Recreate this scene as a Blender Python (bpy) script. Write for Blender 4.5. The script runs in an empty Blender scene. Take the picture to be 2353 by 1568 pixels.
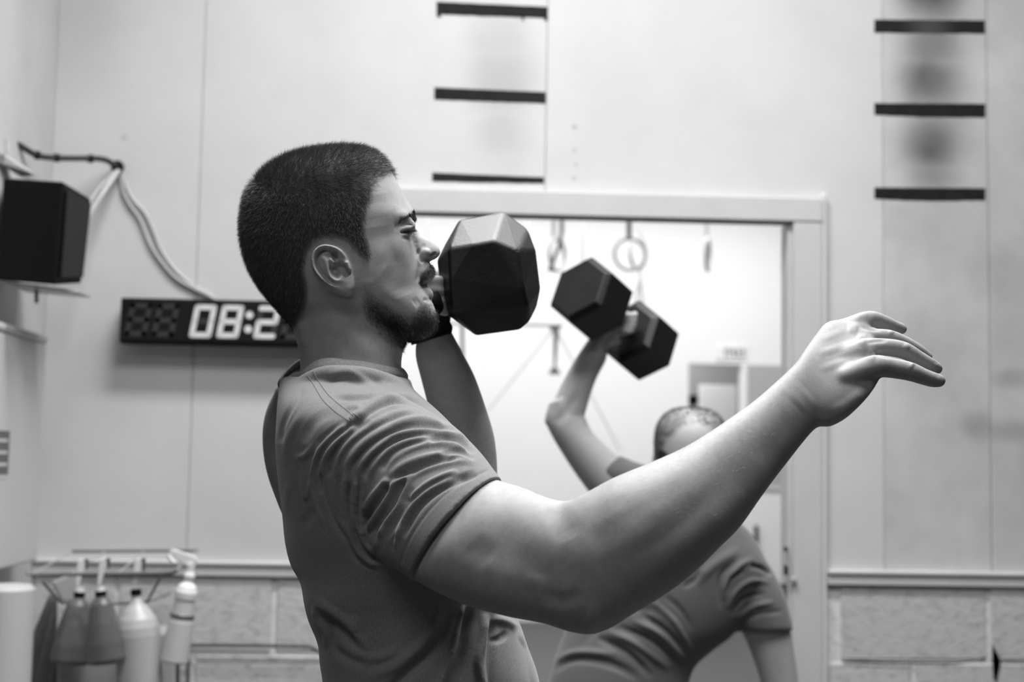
import bpy, bmesh, math, random
import numpy as np
from mathutils import Vector, Matrix
from mathutils.bvhtree import BVHTree
from mathutils.geometry import intersect_point_line
random.seed(4)
rng = np.random.default_rng(4)
C = bpy.context.scene.collection
SC = bpy.context.scene

# ------------------------------------------------------------------ camera
FPX = 3268.0                      # 50 mm lens on a 36 mm wide frame, 2353 px wide
CAM = np.array([0.0, 0.0, 1.37])
_pitch, _yaw, _roll = math.radians(4.7), math.radians(2.4), math.radians(1.0)
_f = np.array([math.sin(_yaw)*math.cos(_pitch), math.cos(_yaw)*math.cos(_pitch), math.sin(_pitch)])
_r0 = np.cross(_f, [0, 0, 1.0]); _r0 /= np.linalg.norm(_r0)
_u0 = np.cross(_r0, _f)
_u = _u0*math.cos(_roll) - _r0*math.sin(_roll)
_r = _r0*math.cos(_roll) + _u0*math.sin(_roll)
cam_data = bpy.data.cameras.new('camera')
cam_data.lens = 50.0; cam_data.sensor_width = 36.0; cam_data.clip_start = 0.05
cam_data.dof.use_dof = True
cam_data.dof.focus_distance = 1.60
cam_data.dof.aperture_fstop = 5.0
cam = bpy.data.objects.new('camera', cam_data); C.objects.link(cam)
cam.matrix_world = Matrix(((_r[0], _u[0], -_f[0], CAM[0]), (_r[1], _u[1], -_f[1], CAM[1]),
                           (_r[2], _u[2], -_f[2], CAM[2]), (0, 0, 0, 1)))
SC.camera = cam

# ------------------------------------------------------------------ view + world + lights
SC.view_settings.view_transform = 'Standard'
SC.view_settings.look = 'None'
SC.view_settings.gamma = 1.0
SC.view_settings.use_curve_mapping = False
SC.view_settings.exposure = 0.0
w = bpy.data.worlds.new('world'); SC.world = w; w.use_nodes = True
w.node_tree.nodes['Background'].inputs[0].default_value = (0.5, 0.5, 0.5, 1)
w.node_tree.nodes['Background'].inputs[1].default_value = 0.3
SC.cycles.max_bounces = 6; SC.cycles.diffuse_bounces = 3; SC.cycles.glossy_bounces = 2
SC.cycles.transmission_bounces = 4; SC.cycles.transparent_max_bounces = 6

CEIL = 4.0
def area(name, loc, sx, sy, power, rot=(0, 0, 0), spread=180):
    l = bpy.data.lights.new(name, 'AREA'); l.shape = 'RECTANGLE'; l.size = sx; l.size_y = sy
    l.energy = power; l.spread = math.radians(spread)
    o = bpy.data.objects.new(name, l); C.objects.link(o); o.location = loc; o.rotation_euler = rot
    return o
area('ceiling_lamp', (0.0, 3.05, CEIL-0.12), 1.1, 0.35, 58, spread=150)      # tube row close to the partition
area('ceiling_lamp', (1.35, 3.05, CEIL-0.12), 1.0, 0.35, 30, spread=150)
area('ceiling_lamp', (0.40, 1.62, CEIL-0.12), 1.8, 1.0, 70, spread=135)
area('ceiling_lamp', (-0.9, -0.6, CEIL-0.12), 1.6, 0.8, 30)  # unseen lamp added as soft fill from the camera side
area('ceiling_lamp', (0.3, 7.4, CEIL-0.12), 5.0, 1.2, 168)       # bright far hall
area('ceiling_lamp', (0.8, 10.4, CEIL-0.12), 5.0, 1.2, 168)
area('ceiling_lamp', (1.9, 12.9, 2.8), 0.6, 0.6, 17)  # unseen lamp added to brighten the lobby behind the far doorway

# ------------------------------------------------------------------ helpers
def P(px, py, Y):
    """photo pixel -> point on the plane y = Y"""
    d = _f + _r*((px-1176.5)/FPX) - _u*((py-784.0)/FPX)
    return CAM + d*((Y-CAM[1])/d[1])
def V(px, py, Y): return Vector(P(px, py, Y))
def proj(v):
    q = np.asarray(v) - CAM
    z = q @ _f
    return 1176.5 + FPX*(q @ _r)/z, 784.0 - FPX*(q @ _u)/z
def ppm(Y): return FPX/Y

def node_mat(name, col=0.5, rough=0.6, metal=0.0, spec=0.5, sss=0.0, emit=None, emit_s=0.0, sheen=0.0, coat=0.0, trans=0.0):
    m = bpy.data.materials.new(name); m.use_nodes = True
    b = m.node_tree.nodes['Principled BSDF']
    c = col if isinstance(col, (tuple, list)) else (col, col, col)
    b.inputs['Base Color'].default_value = (*c[:3], 1)
    b.inputs['Roughness'].default_value = rough
    b.inputs['Metallic'].default_value = metal
    b.inputs['Specular IOR Level'].default_value = spec
    if sss: b.inputs['Subsurface Weight'].default_value = sss; b.inputs['Subsurface Radius'].default_value = (1, 1, 1); b.inputs['Subsurface Scale'].default_value = 0.006
    if sheen: b.inputs['Sheen Weight'].default_value = sheen; b.inputs['Sheen Roughness'].default_value = 0.5
    if coat: b.inputs['Coat Weight'].default_value = coat; b.inputs['Coat Roughness'].default_value = 0.15
    if trans: b.inputs['Transmission Weight'].default_value = trans
    if emit is not None:
        b.inputs['Emission Color'].default_value = (emit, emit, emit, 1); b.inputs['Emission Strength'].default_value = emit_s
    return m
def noise_col(m, scale=8, lo=0.4, hi=0.5, detail=6, rough=0.6, p0=0.3, p1=0.7, dist=0.0, bump=0.0, bscale=None, bdist=0.002, stretch=(1, 1, 1), lobj=True):
    nt = m.node_tree; b = nt.nodes['Principled BSDF']
    tc = nt.nodes.new('ShaderNodeTexCoord'); mp = nt.nodes.new('ShaderNodeMapping'); mp.inputs['Scale'].default_value = stretch
    nt.links.new(tc.outputs['Object'], mp.inputs[0])
    n = nt.nodes.new('ShaderNodeTexNoise'); n.inputs['Scale'].default_value = scale; n.inputs['Detail'].default_value = detail
    n.inputs['Roughness'].default_value = rough; n.inputs['Distortion'].default_value = dist
    nt.links.new(mp.outputs[0], n.inputs['Vector'])
    r = nt.nodes.new('ShaderNodeValToRGB'); r.color_ramp.elements[0].position = p0; r.color_ramp.elements[1].position = p1
    r.color_ramp.elements[0].color = (lo, lo, lo, 1); r.color_ramp.elements[1].color = (hi, hi, hi, 1)
    nt.links.new(n.outputs['Fac'], r.inputs[0]); nt.links.new(r.outputs[0], b.inputs['Base Color'])
    if bump:
        n2 = nt.nodes.new('ShaderNodeTexNoise'); n2.inputs['Scale'].default_value = bscale or scale*4; n2.inputs['Detail'].default_value = 5
        nt.links.new(mp.outputs[0], n2.inputs['Vector'])
        bp = nt.nodes.new('ShaderNodeBump'); bp.inputs['Strength'].default_value = bump; bp.inputs['Distance'].default_value = bdist
        nt.links.new(n2.outputs['Fac'], bp.inputs['Height']); nt.links.new(bp.outputs[0], b.inputs['Normal'])
    return m, r, mp
M = {}

def link(name, me, m=None, parent=None, smooth=False, label=None, cat=None, group=None, kind=None):
    if m is not None: me.materials.append(m)
    if smooth: me.polygons.foreach_set('use_smooth', [True]*len(me.polygons))
    o = bpy.data.objects.new(name, me); C.objects.link(o)
    if parent is not None:
        o.parent = parent; o.matrix_parent_inverse = parent.matrix_world.inverted() if False else Matrix.Identity(4)
        if any(abs(x) > 1e-9 for x in parent.location): o.matrix_parent_inverse = Matrix.Translation(-parent.location)
    if label: o['label'] = label
    if cat: o['category'] = cat
    if group: o['group'] = group
    if kind: o['kind'] = kind
    return o
def thing(name, label, cat, loc=(0, 0, 0), group=None, kind=None):
    o = bpy.data.objects.new(name, None); C.objects.link(o); o.location = tuple(loc); o.empty_display_size = 0.05
    if label: o['label'] = label
    if cat: o['category'] = cat
    if group: o['group'] = group
    if kind: o['kind'] = kind
    return o
def mesh_np(name, verts, faces):
    me = bpy.data.meshes.new(name); me.from_pydata([tuple(v) for v in np.asarray(verts).tolist()], [], faces); me.update(); return me
class B:
    """collects simple shapes in one mesh"""
    def __init__(s): s.b = bmesh.new()
    def box(s, x0, x1, y0, y1, z0, z1, bev=0.0, seg=2):
        r = bmesh.ops.create_cube(s.b, size=1.0)['verts']
        bmesh.ops.scale(s.b, vec=(abs(x1-x0), abs(y1-y0), abs(z1-z0)), verts=r)
        bmesh.ops.translate(s.b, vec=((x0+x1)/2, (y0+y1)/2, (z0+z1)/2), verts=r)
        if bev:
            es = list({e for v in r for e in v.link_edges})
            bmesh.ops.bevel(s.b, geom=es, offset=bev, segments=seg, affect='EDGES', profile=0.5)
        return s
    def hull(s, pts, bev=0.0, seg=2):
        vs = [s.b.verts.new(tuple(p)) for p in pts]
        r = bmesh.ops.convex_hull(s.b, input=vs)
        bad = [g for g in r['geom_interior'] if isinstance(g, bmesh.types.BMVert)]
        if bad: bmesh.ops.delete(s.b, geom=bad, context='VERTS')
        bmesh.ops.dissolve_limit(s.b, angle_limit=math.radians(4), verts=s.b.verts, edges=s.b.edges)
        if bev:
            es = [e for e in s.b.edges if e.is_valid and len(e.link_faces) == 2 and e.calc_face_angle(0) > math.radians(12)]
            bmesh.ops.bevel(s.b, geom=es, offset=bev, segments=seg, affect='EDGES', profile=0.5)
        return s
    def cyl(s, a, b, r0, r1=None, n=20, caps=True):
        a = Vector(a); b = Vector(b); r1 = r0 if r1 is None else r1
        d = b-a; q = d.to_track_quat('Z', 'Y')
        ra = [s.b.verts.new(a+q @ Vector((math.cos(t)*r0, math.sin(t)*r0, 0))) for t in [2*math.pi*i/n for i in range(n)]]
        rb = [s.b.verts.new(b+q @ Vector((math.cos(t)*r1, math.sin(t)*r1, 0))) for t in [2*math.pi*i/n for i in range(n)]]
        for i in range(n): s.b.faces.new((ra[i], ra[(i+1) % n], rb[(i+1) % n], rb[i]))
        if caps: s.b.faces.new(ra[::-1]); s.b.faces.new(rb)
        return s
    def tube(s, pts, r, n=10, closed=False):
        pts = [Vector(p) for p in pts]; k = len(pts); rings = []
        rr = r if isinstance(r, (list, tuple)) else [r]*k
        up = Vector((0.13, 0.21, 0.97)).normalized()
        for i, p in enumerate(pts):
            if closed: t = (pts[(i+1) % k]-pts[i-1])
            else: t = pts[min(i+1, k-1)]-pts[max(i-1, 0)]
            t.normalize(); a = t.cross(up)
            if a.length < 0.1: a = t.cross(Vector((1, 0, 0)))
            a.normalize(); bb = a.cross(t)
            rings.append([s.b.verts.new(p+a*math.cos(th)*rr[i]+bb*math.sin(th)*rr[i]) for th in [2*math.pi*j/n for j in range(n)]])
        for i in range(k if closed else k-1):
            A = rings[i]; Bq = rings[(i+1) % k]
            for j in range(n): s.b.faces.new((A[j], A[(j+1) % n], Bq[(j+1) % n], Bq[j]))
        if not closed: s.b.faces.new(rings[0][::-1]); s.b.faces.new(rings[-1])
        return s
    def lathe(s, base, axis, prof, n=28):
        """prof: list of (h, r) from base along axis"""
        base = Vector(base); ax = Vector(axis).normalized(); q = ax.to_track_quat('Z', 'Y'); rings = []
        for h, r in prof:
            rings.append([s.b.verts.new(base+ax*h+q @ Vector((math.cos(t)*r, math.sin(t)*r, 0))) for t in [2*math.pi*i/n for i in range(n)]])
        for A, Bq in zip(rings, rings[1:]):
            for j in range(n): s.b.faces.new((A[j], A[(j+1) % n], Bq[(j+1) % n], Bq[j]))
        s.b.faces.new(rings[0][::-1]); s.b.faces.new(rings[-1])
        return s
    def mesh(s, name='m'):
        bmesh.ops.recalc_face_normals(s.b, faces=s.b.faces)
        me = bpy.data.meshes.new(name); s.b.to_mesh(me); s.b.free(); return me
    def out(s, name, m=None, parent=None, **k): return link(name, s.mesh(name), m, parent, **k)

def catmull(keys, n):
    """keys (k, d) -> n resampled rows, uniform in index"""
    K = np.asarray(keys, float); k = len(K); t = np.linspace(0, k-1, n); i = np.minimum(t.astype(int), k-2); f = (t-i)[:, None]
    p1 = K[i]; p2 = K[i+1]; p0 = np.where((i > 0)[:, None], K[np.maximum(i-1, 0)], 2*p1-p2); p3 = np.where((i < k-2)[:, None], K[np.minimum(i+2, k-1)], 2*p2-p1)
    return 0.5*((2*p1)+(-p0+p2)*f+(2*p0-5*p1+4*p2-p3)*f*f+(-p0+3*p1-3*p2+p3)*f**3)

def loft(secs, n=40, per=6, skew=None):
    """secs: rows (Upx,Upy,UY, Lpx,Lpy,LY, d[, e, dtilt]); closed surface whose outline passes through U and L"""
    rows = []
    for s_ in secs:
        U = P(*s_[0:3]); L = P(*s_[3:6]); d = s_[6]; e = s_[7] if len(s_) > 7 else 2.0
        rows.append(list(U)+list(L)+[d, e, s_[8] if len(s_) > 8 else 0.0])
    R = catmull(rows, (len(rows)-1)*per+1)
    th = np.linspace(0, 2*math.pi, n, endpoint=False); ct, st = np.cos(th), np.sin(th)
    verts = []; faces = []; cc_ = (R[:, 0:3]+R[:, 3:6])/2; tg = np.gradient(cc_, axis=0); tg /= np.maximum(np.linalg.norm(tg, axis=1), 1e-9)[:, None]
    for r, tn in zip(R, tg):
        U, L, d, e, sk = r[0:3], r[3:6], r[6], r[7], r[8]
        c = (U+L)/2; a = (U-L)/2
        vd = c-CAM; vd /= np.linalg.norm(vd)
        an = a/max(np.linalg.norm(a), 1e-6); b = vd-an*(vd @ an); b /= np.linalg.norm(b)
        x = np.sign(ct)*np.abs(ct)**(2/e); y = np.sign(st)*np.abs(st)**(2/e)
        verts.append(c+np.outer(x, a)+np.outer(y, b*d+tn*sk))
    m = len(R); verts = np.concatenate(verts)
    for i in range(m-1):
        for j in range(n):
            faces.append((i*n+j, i*n+(j+1) % n, (i+1)*n+(j+1) % n, (i+1)*n+j))
    faces.append(tuple(range(n))[::-1]); faces.append(tuple((m-1)*n+j for j in range(n)))
    return verts, faces
def limb(keys, n=24, per=6):
    """keys rows (px,py,Y,r px at that Y[, depth factor]) -> round closed limb with domed ends"""
    rows = [list(P(k[0], k[1], k[2]))+[k[3]/ppm(k[2])] for k in keys]
    R = catmull(rows, (len(rows)-1)*per+1)
    p = R[:, :3]; r = R[:, 3]; t = np.gradient(p, axis=0); t /= np.linalg.norm(t, axis=1)[:, None]
    # domes
    add0 = [(p[0]-t[0]*r[0]*math.sin(a), r[0]*math.cos(a), t[0]) for a in (1.45, 1.1, 0.75, 0.4)]
    add1 = [(p[-1]+t[-1]*r[-1]*math.sin(a), r[-1]*math.cos(a), t[-1]) for a in (0.4, 0.75, 1.1, 1.45)]
    seq = add0+[(p[i], r[i], t[i]) for i in range(len(p))]+add1
    th = np.linspace(0, 2*math.pi, n, endpoint=False); verts = []; faces = []
    for (q, rr, tt) in seq:
        a = np.cross(tt, [0.05, 1.0, 0.03]); a /= np.linalg.norm(a); b = np.cross(a, tt)
        verts.append(q+np.outer(np.cos(th), a)*rr+np.outer(np.sin(th), b)*rr)
    m = len(seq); verts = np.concatenate(verts)
    for i in range(m-1):
        for j in range(n): faces.append((i*n+j, i*n+(j+1) % n, (i+1)*n+(j+1) % n, (i+1)*n+j))
    faces.append(tuple(range(n))[::-1]); faces.append(tuple((m-1)*n+j for j in range(n)))
    return verts, faces
def ball(c, rx, ry, rz, n=24):
    th = np.linspace(0.001, math.pi-0.001, n//2+1); ph = np.linspace(0, 2*math.pi, n, endpoint=False); verts = []; faces = []
    for t in th: verts.append(np.stack([c[0]+rx*math.sin(t)*np.cos(ph), c[1]+ry*math.sin(t)*np.sin(ph), c[2]+rz*math.cos(t)+0*ph], 1))
    m = len(th); verts = np.concatenate(verts)
    for i in range(m-1):
        for j in range(n): faces.append((i*n+j, i*n+(j+1) % n, (i+1)*n+(j+1) % n, (i+1)*n+j))
    faces.append(tuple(range(n))[::-1]); faces.append(tuple((m-1)*n+j for j in range(n)))
    return verts, faces
def ballp(px, py, Y, rx, ry, rz): return ball(P(px, py, Y), rx, ry, rz)
def fuse(parts, voxel, smooth=4, factor=0.5):
    """one continuous surface out of overlapping closed shapes"""
    bm = bmesh.new()
    for verts, faces in parts:
        b2 = bmesh.new(); vs = [b2.verts.new(tuple(v)) for v in verts]
        for f in faces: b2.faces.new([vs[i] for i in f])
        bmesh.ops.recalc_face_normals(b2, faces=b2.faces)
        t = bpy.data.meshes.new('t'); b2.to_mesh(t); b2.free(); bm.from_mesh(t); bpy.data.meshes.remove(t)
    me = bpy.data.meshes.new('f'); bm.to_mesh(me); bm.free()
    o = bpy.data.objects.new('f', me); C.objects.link(o)
    md = o.modifiers.new('r', 'REMESH'); md.mode = 'VOXEL'; md.voxel_size = voxel; md.adaptivity = 0
    if smooth:
        ms = o.modifiers.new('s', 'SMOOTH'); ms.factor = factor; ms.iterations = smooth
    dg = bpy.context.evaluated_depsgraph_get(); dg.update()
    out = bpy.data.meshes.new_from_object(o.evaluated_get(dg))
    bpy.data.objects.remove(o); bpy.data.meshes.remove(me)
    return out
def vget(me):
    a = np.empty(len(me.vertices)*3, np.float32); me.vertices.foreach_get('co', a); return a.reshape(-1, 3).astype(float)
def vset(me, a): me.vertices.foreach_set('co', a.astype(np.float32).ravel()); me.update()
def nget(me):
    a = np.empty(len(me.vertices)*3, np.float32); me.vertices.foreach_get('normal', a); return a.reshape(-1, 3).astype(float)
def edges(me):
    a = np.empty(len(me.edges)*2, np.int32); me.edges.foreach_get('vertices', a); return a.reshape(-1, 2)
def relax(me, it=2, f=0.5, w=None):
    v = vget(me); e = edges(me); n = len(v); deg = np.bincount(e.ravel(), minlength=n).astype(float)
    for _ in range(it):
        s = np.stack([np.bincount(e[:, 0], v[e[:, 1], k], n)+np.bincount(e[:, 1], v[e[:, 0], k], n) for k in range(3)], 1)/np.maximum(deg, 1)[:, None]
        ff = f if w is None else (f*w)[:, None]
        v = v+(s-v)*ff
    vset(me, v)
def seg_dist(x, y, pts):
    """distance of points to a polyline and the parameter 0..1 along it"""
    pts = np.asarray(pts, float); best = np.full(len(x), 1e9); par = np.zeros(len(x)); L = np.concatenate([[0], np.cumsum(np.hypot(*np.diff(pts, axis=0).T))]) if len(pts) > 1 else np.array([0.0])
    if len(pts) == 1: return np.hypot(x-pts[0, 0], y-pts[0, 1]), par+0.5
    for i in range(len(pts)-1):
        a, b = pts[i], pts[i+1]; d = b-a; l2 = max(d @ d, 1e-9)
        t = np.clip(((x-a[0])*d[0]+(y-a[1])*d[1])/l2, 0, 1)
        q = np.hypot(x-a[0]-t*d[0], y-a[1]-t*d[1]); m = q < best
        best[m] = q[m]; par[m] = ((L[i]+t[m]*(L[i+1]-L[i]))/L[-1])
    return best, par
def smooth_line(pts, n=None):
    pts = np.asarray(pts, float)
    if len(pts) < 3: return pts
    return catmull(pts, n or (len(pts)-1)*4+1)
def sculpt(me, strokes, mirror=None, ymax=9, face=0.12, ymin=-9):
    """strokes: (points, radius px, height mm[, fade]) raised or pressed along the surface normal, on the side turned to the photographer
    (and its mirror image when mirror gives the plane)"""
    v = vget(me); n = nget(me); q = v.copy(); nn = n.copy()
    if mirror is not None:
        far = q[:, 1] > mirror; q[far, 1] = 2*mirror-q[far, 1]; nn[far, 1] *= -1
    x, y = proj(q); to = CAM-q; to /= np.linalg.norm(to, axis=1)[:, None]
    fc = np.clip(((nn*to).sum(1)-face)/0.35, 0, 1); ok = (q[:, 1] < ymax) & (q[:, 1] > ymin) & (fc > 0)
    disp = np.zeros(len(v))
    for s_ in strokes:
        pts = smooth_line(s_[0]); r = s_[1]; amp = s_[2]/1000.0; fade = s_[3] if len(s_) > 3 else 0.25
        m = ok & (x > pts[:, 0].min()-r) & (x < pts[:, 0].max()+r) & (y > pts[:, 1].min()-r) & (y < pts[:, 1].max()+r)
        if not m.any(): continue
        d, t = seg_dist(x[m], y[m], pts)
        k = np.clip(1-(d/r)**2, 0, 1)**2
        if fade and len(pts) > 1: k = k*np.clip(np.minimum(t, 1-t)/fade, 0, 1)**0.8 if fade > 0 else k
        disp[m] += amp*k*fc[m]
    v += n*disp[:, None]; vset(me, v)
def inpoly(x, y, poly):
    poly = np.asarray(poly, float); c = np.zeros(len(x), bool); j = len(poly)-1
    for i in range(len(poly)):
        xi, yi = poly[i]; xj, yj = poly[j]
        c ^= ((yi > y) != (yj > y)) & (x < (xj-xi)*(y-yi)/((yj-yi) if yj != yi else 1e-9)+xi); j = i
    return c
def join_np(meshes, name):
    bm = bmesh.new()
    for m in meshes: bm.from_mesh(m); bpy.data.meshes.remove(m)
    me = bpy.data.meshes.new(name); bm.to_mesh(me); bm.free(); return me

# ------------------------------------------------------------------ materials of the room
def wall_paint(name, lo, hi, scale=3.0, bump=0.08):
    m = node_mat(name, hi, 0.55, spec=0.3)
    noise_col(m, scale, lo, hi, detail=8, p0=0.3, p1=0.62, bump=bump, bscale=60, bdist=0.001)
    return m
M['paint'] = wall_paint('panel_paint', 0.55, 0.60)
M['paint_worn'] = wall_paint('worn_panel_paint', 0.44, 0.56, scale=4.0)
M['paint_left'] = wall_paint('side_wall_paint', 0.46, 0.54)
M['trim'] = wall_paint('trim_paint', 0.50, 0.54, scale=6)
M['trim_light'] = node_mat('light_trim_paint', 0.66, 0.35)
M['far_wall'] = node_mat('far_hall_paint', 0.82, 0.6)
M['ceil'] = node_mat('ceiling_paint', 0.14, 0.8)
M['floor'] = node_mat('rubber_floor', 0.06, 0.7); noise_col(M['floor'], 90, 0.03, 0.10, p0=0.45, p1=0.6)
M['floor_far'] = node_mat('grey_hall_floor', 0.10, 0.6); noise_col(M['floor_far'], 40, 0.045, 0.06)
M['block'] = node_mat('painted_block', 0.5, 0.85)
noise_col(M['block'], 26, 0.31, 0.52, detail=9, rough=0.7, p0=0.30, p1=0.50, bump=0.5, bscale=60, bdist=0.004, stretch=(1, 1, 1.6))
M['mortar'] = node_mat('painted_mortar', 0.52, 0.85); noise_col(M['mortar'], 40, 0.52, 0.70, p0=0.3, p1=0.55, bump=0.5, bscale=90, bdist=0.003)
M['black_tape'] = node_mat('black_tape', 0.018, 0.7, spec=0.15); noise_col(M['black_tape'], 30, 0.009, 0.018)
M['black_plastic'] = node_mat('black_plastic', 0.005, 0.6, spec=0.12)
M['dark_cloth'] = node_mat('speaker_cloth', 0.004, 0.9)
M['cable_dark'] = node_mat('dark_cable', 0.03, 0.5)
M['cable_pale'] = node_mat('pale_cable', 0.47, 0.5)
M['white_plastic'] = node_mat('white_plastic', 0.52, 0.4)
M['grey_metal'] = node_mat('grey_metal', 0.15, 0.45, metal=0.4)
M['dark_metal'] = node_mat('dark_metal', 0.02, 0.4, metal=0.5)
M['pale_metal'] = node_mat('pale_metal', 0.45, 0.4, metal=0.2)

def dark_spots(m, spots):
    """soft dark spots on the paint, thrown-ball smudges among them: (x, z, rx, rz, strength) in object space"""
    nt = m.node_tree; b = nt.nodes['Principled BSDF']; src = b.inputs['Base Color'].links[0].from_socket
    tc = nt.nodes.new('ShaderNodeTexCoord'); tot = None
    nz = nt.nodes.new('ShaderNodeTexNoise'); nz.inputs['Scale'].default_value = 5; nt.links.new(tc.outputs['Object'], nz.inputs['Vector'])
    for (x, z, rx, rz, s) in spots:
        mp = nt.nodes.new('ShaderNodeMapping'); mp.vector_type = 'POINT'
        mp.inputs['Scale'].default_value = (1/rx, 0, 1/rz); mp.inputs['Location'].default_value = (-x/rx, 0, -z/rz)
        nt.links.new(tc.outputs['Object'], mp.inputs[0])
        ln = nt.nodes.new('ShaderNodeVectorMath'); ln.operation = 'LENGTH'; nt.links.new(mp.outputs[0], ln.inputs[0])
        mr = nt.nodes.new('ShaderNodeMapRange'); mr.interpolation_type = 'SMOOTHERSTEP'
        mr.inputs['From Min'].default_value = 1.0; mr.inputs['From Max'].default_value = 0.0; mr.inputs['To Min'].default_value = 0; mr.inputs['To Max'].default_value = s
        nt.links.new(ln.outputs['Value'], mr.inputs['Value'])
        if tot is None: tot = mr.outputs[0]
        else:
            a = nt.nodes.new('ShaderNodeMath'); a.operation = 'MAXIMUM'; nt.links.new(tot, a.inputs[0]); nt.links.new(mr.outputs[0], a.inputs[1]); tot = a.outputs[0]
    mul = nt.nodes.new('ShaderNodeMath'); mul.operation = 'MULTIPLY'; nt.links.new(tot, mul.inputs[0])
    ad = nt.nodes.new('ShaderNodeMapRange'); ad.inputs['From Min'].default_value = 0.3; ad.inputs['From Max'].default_value = 0.7; ad.inputs['To Min'].default_value = 0.8; ad.inputs['To Max'].default_value = 1.1
    nt.links.new(nz.outputs['Fac'], ad.inputs['Value']); nt.links.new(ad.outputs[0], mul.inputs[1])
    mx = nt.nodes.new('ShaderNodeMixRGB'); nt.links.new(mul.outputs[0], mx.inputs[0]); nt.links.new(src, mx.inputs[1]); mx.inputs[2].default_value = (0.06, 0.06, 0.06, 1)
    nt.links.new(mx.outputs[0], b.inputs['Base Color'])
def spotted_copy(base, name, spots):
    m = base.copy(); m.name = name; dark_spots(m, spots); return m

WY = 4.2
X = lambda px, py=800: float(P(px, py, WY)[0])
Z = lambda px, py: float(P(px, py, WY)[2])
XL = X(100, 800)                       # left corner
XR = 4.6
DXL, DXR = X(872, 900), X(1818, 900)   # door opening
DZ = Z(1400, 502)                      # underside of the lintel
LZ1, LZ0 = Z(2100, 1312), Z(2100, 1346)   # ledge
BY = 4.218                             # backing plane

def wbox(x0, x1, y0, y1, z0, z1, bev=0.0): return B().box(x0, x1, y0, y1, z0, z1, bev)

# ------------------------------------------------------------------ shell
wb = link('wall_back', (lambda b: (b.box(XL-0.15, DXL-0.0, BY, 4.275, 0, CEIL), b.box(DXR+0.0, XR, BY, 4.275, 0, CEIL), b.box(DXL, DXR, BY, 4.238, DZ, CEIL), b)[-1])(B()).mesh('wall_back'), M['mortar'], kind='structure')
wbox(-4.6, XR, -1.8, 12.2, -0.1, 0).out('floor', M['floor'], kind='structure')
wbox(XL-2.6, XR, 4.36, 12.2, 0.0, 0.012).out('floor_far', M['floor_far'], kind='structure')
wbox(-4.6, XR, -1.8, 4.36, CEIL, CEIL+0.1).out('ceiling', M['ceil'], kind='structure')
wbox(XL-2.6, XR, 4.36, 12.2, CEIL, CEIL+0.1).out('ceiling_far', M['ceil'], kind='structure')
wl = wbox(XL-0.12, XL, 3.2, BY, 0, CEIL).out('wall_left', M['paint_left'], kind='structure')
wbox(-4.72, -4.6, -1.8, 4.36, 0, CEIL).out('wall_left_far', node_mat('dark_paint', 0.06, 0.8), kind='structure')
wbox(-4.6, XL-0.12, BY, 4.36, 0, CEIL).out('wall_back_left', bpy.data.materials['dark_paint'], kind='structure')
M['dark_side'] = node_mat('dark_side_paint', 0.16, 0.8)
wbox(XR, XR+0.12, -1.8, 12.2, 0, CEIL).out('wall_right', M['dark_side'], kind='structure')
wbox(-4.6, XR, -1.92, -1.8, 0, CEIL).out('wall_front', M['dark_side'], kind='structure')
wbox(XL-2.72, XL-2.6, 4.36, 12.2, 0, CEIL).out('wall_far_left', M['far_wall'], kind='structure')

# far wall of the second hall with its doorway
FY = 12.0
FP = lambda px, py: P(px, py, FY)
fx0, fx1, fz = float(FP(1582, 900)[0]), float(FP(1704, 900)[0]), float(FP(1690, 838)[2])
b = B(); b.box(XL-2.6, fx0, FY, FY+0.12, 0, CEIL); b.box(fx1, XR, FY, FY+0.12, 0, CEIL); b.box(fx0, fx1, FY, FY+0.12, fz, CEIL)
wf = b.out('wall_far', M['far_wall'], kind='structure')
M['lobby'] = node_mat('lobby_wall', 0.40, 0.7)
b = B(); b.box(fx0-0.6, fx1+0.6, FY+1.6, FY+1.7, 0, CEIL-1); b.box(fx0-0.7, fx0-0.6, FY+0.12, FY+1.7, 0, CEIL-1); b.box(fx1+0.6, fx1+0.7, FY+0.12, FY+1.7, 0, CEIL-1); b.box(fx0-0.7, fx1+0.7, FY+0.12, FY+1.7, CEIL-1, CEIL-0.9); b.box(fx0-0.7, fx1+0.7, FY+0.12, FY+1.7, -0.05, 0)
b.out('wall_lobby', M['lobby'], kind='structure')
q = FP(1718, 900); q1 = FP(1830, 1118); b = B(); b.box(q[0], q1[0], FY-0.012, FY-0.0005, q1[2], fz, 0.003, 1); w1_ = b.out('window_1', node_mat('grey_glazing', 0.42, 0.3), kind='structure')
b = B(); b.box(q[0]-0.02, q[0], FY-0.02, FY-0.0005, q1[2]-.02, fz+.01); b.box(q[0]-.02, q1[0], FY-.02, FY-.0005, q1[2]-.03, q1[2]); b.out('frame', M['trim_light'], w1_)

# plywood panels on the partition (joints where the photo shows them)
joints = [XL-0.0011, X(449, 700), X(1255, 250), X(2030, 700), X(2276, 900), XR]
top = CEIL-0.005; pb, pt = BY-0.001, WY
def panel(x0, x1, z0, z1, m, cut=None):
    g = 0.0011; b = B()
    if cut is None: b.box(x0+g, x1-g, pt, pb, z0, z1, 0.0018, 1)
    else:
        for (a0, a1, c0, c1) in cut: b.box(a0, a1, pt, pb, c0, c1)
        bmesh.ops.remove_doubles(b.b, verts=b.b.verts, dist=1e-5)
    return b.out('panel', m, wb)
lz = LZ1-0.004
lx = lambda px, py: (X(px, py), Z(px, py))
spotsA = [(X(1150, 180), Z(1150, 180), 0.19, 0.21, 0.34), (X(1150, 60), Z(1150, 100), 0.17, 0.20, 0.26), (X(1152, 305), Z(1152, 305), 0.15, 0.17, 0.22), (X(1150, 370), Z(1150, 370), 0.13, 0.12, 0.12)]
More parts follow.
